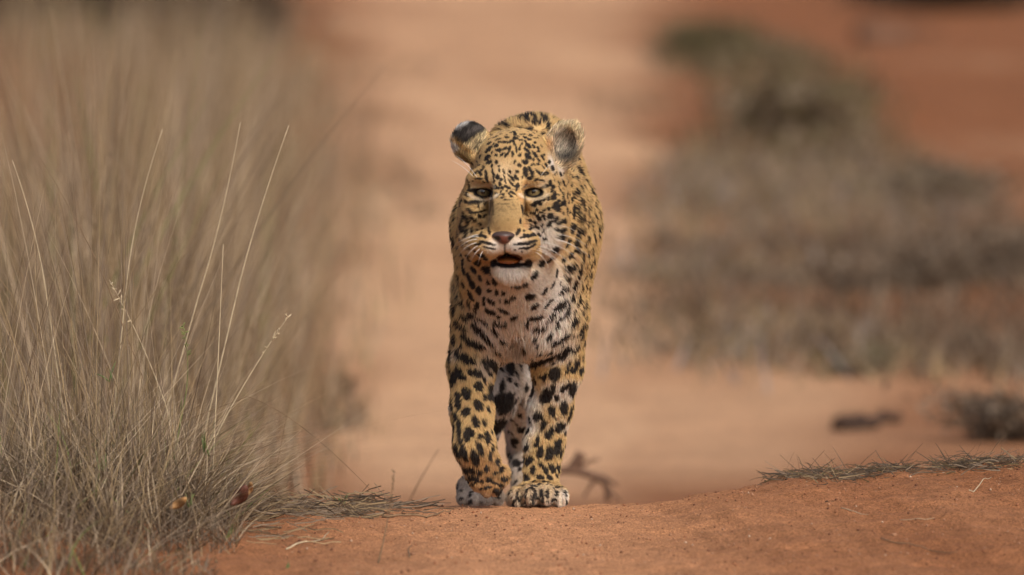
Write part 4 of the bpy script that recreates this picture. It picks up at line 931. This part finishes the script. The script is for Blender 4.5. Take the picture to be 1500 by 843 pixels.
twig([(420, 808), (455, 797), (482, 782)], .0013, M_STRAWM, "pale bent straw on the bare soil under the litter")
twig([(600, 822), (598, 808), (604, 800)], .001, M_STRAWD, "tiny curled dark stem standing on the bare soil")
twig([(560, 760), (600, 758), (640, 756), (660, 752)], .0018, M_STRAWD, "dark stem sticking out of the litter towards the paws")
M_LEAFB = flat_mat("dead_leaf", (.105, .036, .022), .6, .3, .4, 90)
M_LEAFO = flat_mat("orange_leaf", (.34, .18, .07), .6, .3, .35, 90)
M_LEAFG = flat_mat("green_leaf", (.10, .135, .04), .55, .3, .3, 90)
def leaf(px, py, y, L, Wd, mat, label, roll=0., curl=.6):
    n, mm = 9, 5; c = P(px, py, y); V = []
    for i in range(n):
        s = i / (n - 1); wl = Wd * math.sin(math.pi * (s * .94 + .03)) ** .8
        for j in range(mm):
            u = j / (mm - 1) * 2 - 1
            V.append((L * (s - .5), -.35 * Wd * (1 - u * u) * curl + .006 * math.sin(5 * s), wl * u * .5 + curl * .3 * L * (s - .5) ** 2))
    V = np.array(V); ca, sa = math.cos(roll), math.sin(roll); V = np.stack([ca * V[:, 0] - sa * V[:, 2], V[:, 1], sa * V[:, 0] + ca * V[:, 2]], 1) + c
    Q = [(i * mm + j, i * mm + j + 1, (i + 1) * mm + j + 1, (i + 1) * mm + j) for i in range(n - 1) for j in range(mm - 1)]
    o = mesh_obj("dead_leaf", V, Q, mat)
    so_ = o.modifiers.new("thick", 'SOLIDIFY'); so_.thickness = .0008
    return tag(o, label, "leaf")
leaf(352, 727, -.42, .036, .020, M_LEAFB, "dark red curled dead leaf caught at the edge of the tangle", .9, 1.0)
leaf(366, 716, -.40, .020, .009, M_LEAFO, "small yellow dead leaf above the dark red one", 1.3)
leaf(262, 738, -.55, .028, .012, M_LEAFO, "pale orange dead leaf deep in the tangle", .6)
def sprig(px, py, y, h, k, label):
    y -= .22 if px < 400 else 0
    rt = bpy.data.objects.new("green_sprig", None); COL.objects.link(rt)
    for i in range(k):
        a = rng.normal(0, .5); L = h * rng.uniform(.6, 1.1); c = P(px + rng.normal(0, 3), py, y)
        if i == 0: c0 = c
        tip = c + np.array([math.sin(a) * L, rng.normal(0, .3) * L, math.cos(a) * L])
        tube_obj("blade", bez(c, (c + tip) / 2 + np.array([0, 0, L * .2]), tip, 6), np.array([.0007, .001, .0011, .0009, .0006, .0002]), M_LEAFG, rt, 5)
    return tag(rt, label, "green sprig")
sprig(302, 668, -.12, .035, 5, "fresh green sprig beside the base of the palest stalk")
sprig(500, 742, -.02, .020, 6, "small fresh green sprig growing in the straw litter")
sprig(155, 690, -.18, .03, 3, "green sprig low in the tangle on the far left")
sprig(160, 560, -.02, .03, 3, "green sprig high in the tangle on the left")
sprig(278, 745, -.25, .025, 3, "dark green sprig next to the pale orange leaf")
sprig(420, 840, -.90, .015, 4, "green sprig at the bottom edge where the soil begins")
def clod(px, py, w_, hh, mat, label, cat, seed, lumps=7, name="clod"):
    r_ = np.random.default_rng(seed); q = G(px, py)
    f = Field(q + np.array([-w_ * 1.5, -w_ * 1.3, -.03]), np.ceil(np.array([w_ * 3, w_ * 2.6, hh * 2.2 + .05]) / (w_ / 14)).astype(int), w_ / 14)
    for i in range(lumps):
        c = q + np.array([r_.uniform(-1, 1) * w_ * .9, r_.uniform(-.6, .6) * w_, r_.uniform(0, .6) * hh]); f.ell(c, np.array([w_ * r_.uniform(.25, .55), w_ * r_.uniform(.2, .4), hh * r_.uniform(.3, .6)]), w_ * .08)
    V, Q = f.nets(); V = V + .04 * w_ * np.stack([wob(V, 14 / w_ * .2), wob(V + 3, 14 / w_ * .2), wob(V + 8, 14 / w_ * .2)], 1)
    return tag(mesh_obj(name, V, Q, mat), label, cat)
M_CLOD = flat_mat("dark_clod", (.055, .034, .025), .95, .1, .4, 30)
clod(1258, 630, .056, .040, M_CLOD, "dark lump of earth on the sandy track behind the ridge", "clod", 2, 14)
clod(1298, 622, .036, .030, M_CLOD, "flat small lump of earth beside the dark lump on the track", "clod", 4, 5)
clod(1390, 728, .006, .004, M_CLOD, "tiny black clod on the red slope under the crest", "clod", 8, 5)
clod(1216, 737, .005, .003, M_CLOD, "small dark crumb on the middle of the red slope", "clod", 9, 4)
# fallen branch behind the planted paw, log far off
M_BRANCH = flat_mat("dead_branch", (.13, .075, .05), .9, .1, .35, 60)
rt = bpy.data.objects.new("fallen_branch", None); COL.objects.link(rt)
q0 = G(888, 737)
def fb(px, py): return P(px, py, q0[1])
def grounded(a): 
    a = np.array(a); a[:, 2] = np.maximum(a[:, 2], ground_h(a[:, 0], a[:, 1]) + .006); return a
tube_obj("stem", grounded(np.vstack([bez(fb(800, 690), fb(850, 684), fb(884, 705), 8), bez(fb(887, 709), fb(893, 722), fb(888, 742), 5)])), np.linspace(.009, .006, 13), M_BRANCH, rt, 8)
tube_obj("side_shoot", grounded(bez(fb(828, 690), fb(845, 680), fb(852, 664), 7)), np.linspace(.007, .011, 7), M_BRANCH, rt, 8)
tube_obj("side_shoot", grounded(bez(fb(870, 696), fb(884, 696), fb(905, 712), 7)), np.linspace(.006, .003, 7), M_BRANCH, rt, 6)
tube_obj("side_shoot", grounded(bez(fb(846, 686), fb(862, 676), fb(878, 672), 6)), np.linspace(.005, .002, 6), M_BRANCH, rt, 6)
tube_obj("side_shoot", grounded(bez(fb(889, 716), fb(902, 724), fb(910, 738), 6)), np.linspace(.005, .002, 6), M_BRANCH, rt, 6)
tube_obj("side_shoot", grounded(bez(fb(876, 700), fb(862, 712), fb(856, 728), 6)), np.linspace(.005, .002, 6), M_BRANCH, rt, 6)
tag(rt, "dead forked branch lying on the sand behind the planted paw", "branch")
q0 = G(1290, 66)
rt = bpy.data.objects.new("fallen_log", None); COL.objects.link(rt)
a, c = P(1262, 55, q0[1]), P(1330, 62, q0[1] + .3)
tube_obj("trunk", np.array([a, a * .7 + c * .3 + np.array([0, 0, .02]), a * .3 + c * .7, c]), [.10, .095, .085, .06], M_BRANCH, rt, 12)
tube_obj("limb", bez(a * .5 + c * .5, a * .3 + c * .7 + np.array([0, 0, .14]), c + np.array([.25, 0, .06]), 7), np.linspace(.04, .015, 7), M_BRANCH, rt, 8)
tag(rt, "dark fallen log on the far red soil at the upper right", "log")

# grit and crumbs on the ridge
n = 4200
pxs = rng.uniform(380, 1520, n); ys = -1.0 + 1.15 * rng.random(n)
xs = (pxs - 750) / 1000 * (ys + 10) / 10; r = rng.uniform(.0004, .0012, n) * rng.choice([1, 1, 1, 1, 1, 2.2], n)
c = np.stack([xs, ys, ground_h(xs, ys) + r * .4], 1)
octv = np.array([(1, 0, 0), (0, 1, 0), (-1, 0, 0), (0, -1, 0), (0, 0, 1), (0, 0, -1)], float)
octf = np.array([(0, 1, 4), (1, 2, 4), (2, 3, 4), (3, 0, 4), (1, 0, 5), (2, 1, 5), (3, 2, 5), (0, 3, 5)])
V = (c[:, None] + r[:, None, None] * octv * rng.uniform(.6, 1.3, (n, 6, 1))).reshape(-1, 3)
Q = (octf[None] + (np.arange(n) * 6)[:, None, None]).reshape(-1, 3)
C = np.repeat(pick(n, [[.27, .115, .06], [.38, .20, .115], [.14, .06, .035], [.45, .30, .20]], [.45, .22, .27, .06]), 6, axis=0)
tag(mesh_obj("grit", V, Q, attr_mat("grit", 'tint', .9, .15), smooth=False, color=C), "coarse sand grains and crumbs on the red soil ridge", "grit", kind='stuff')
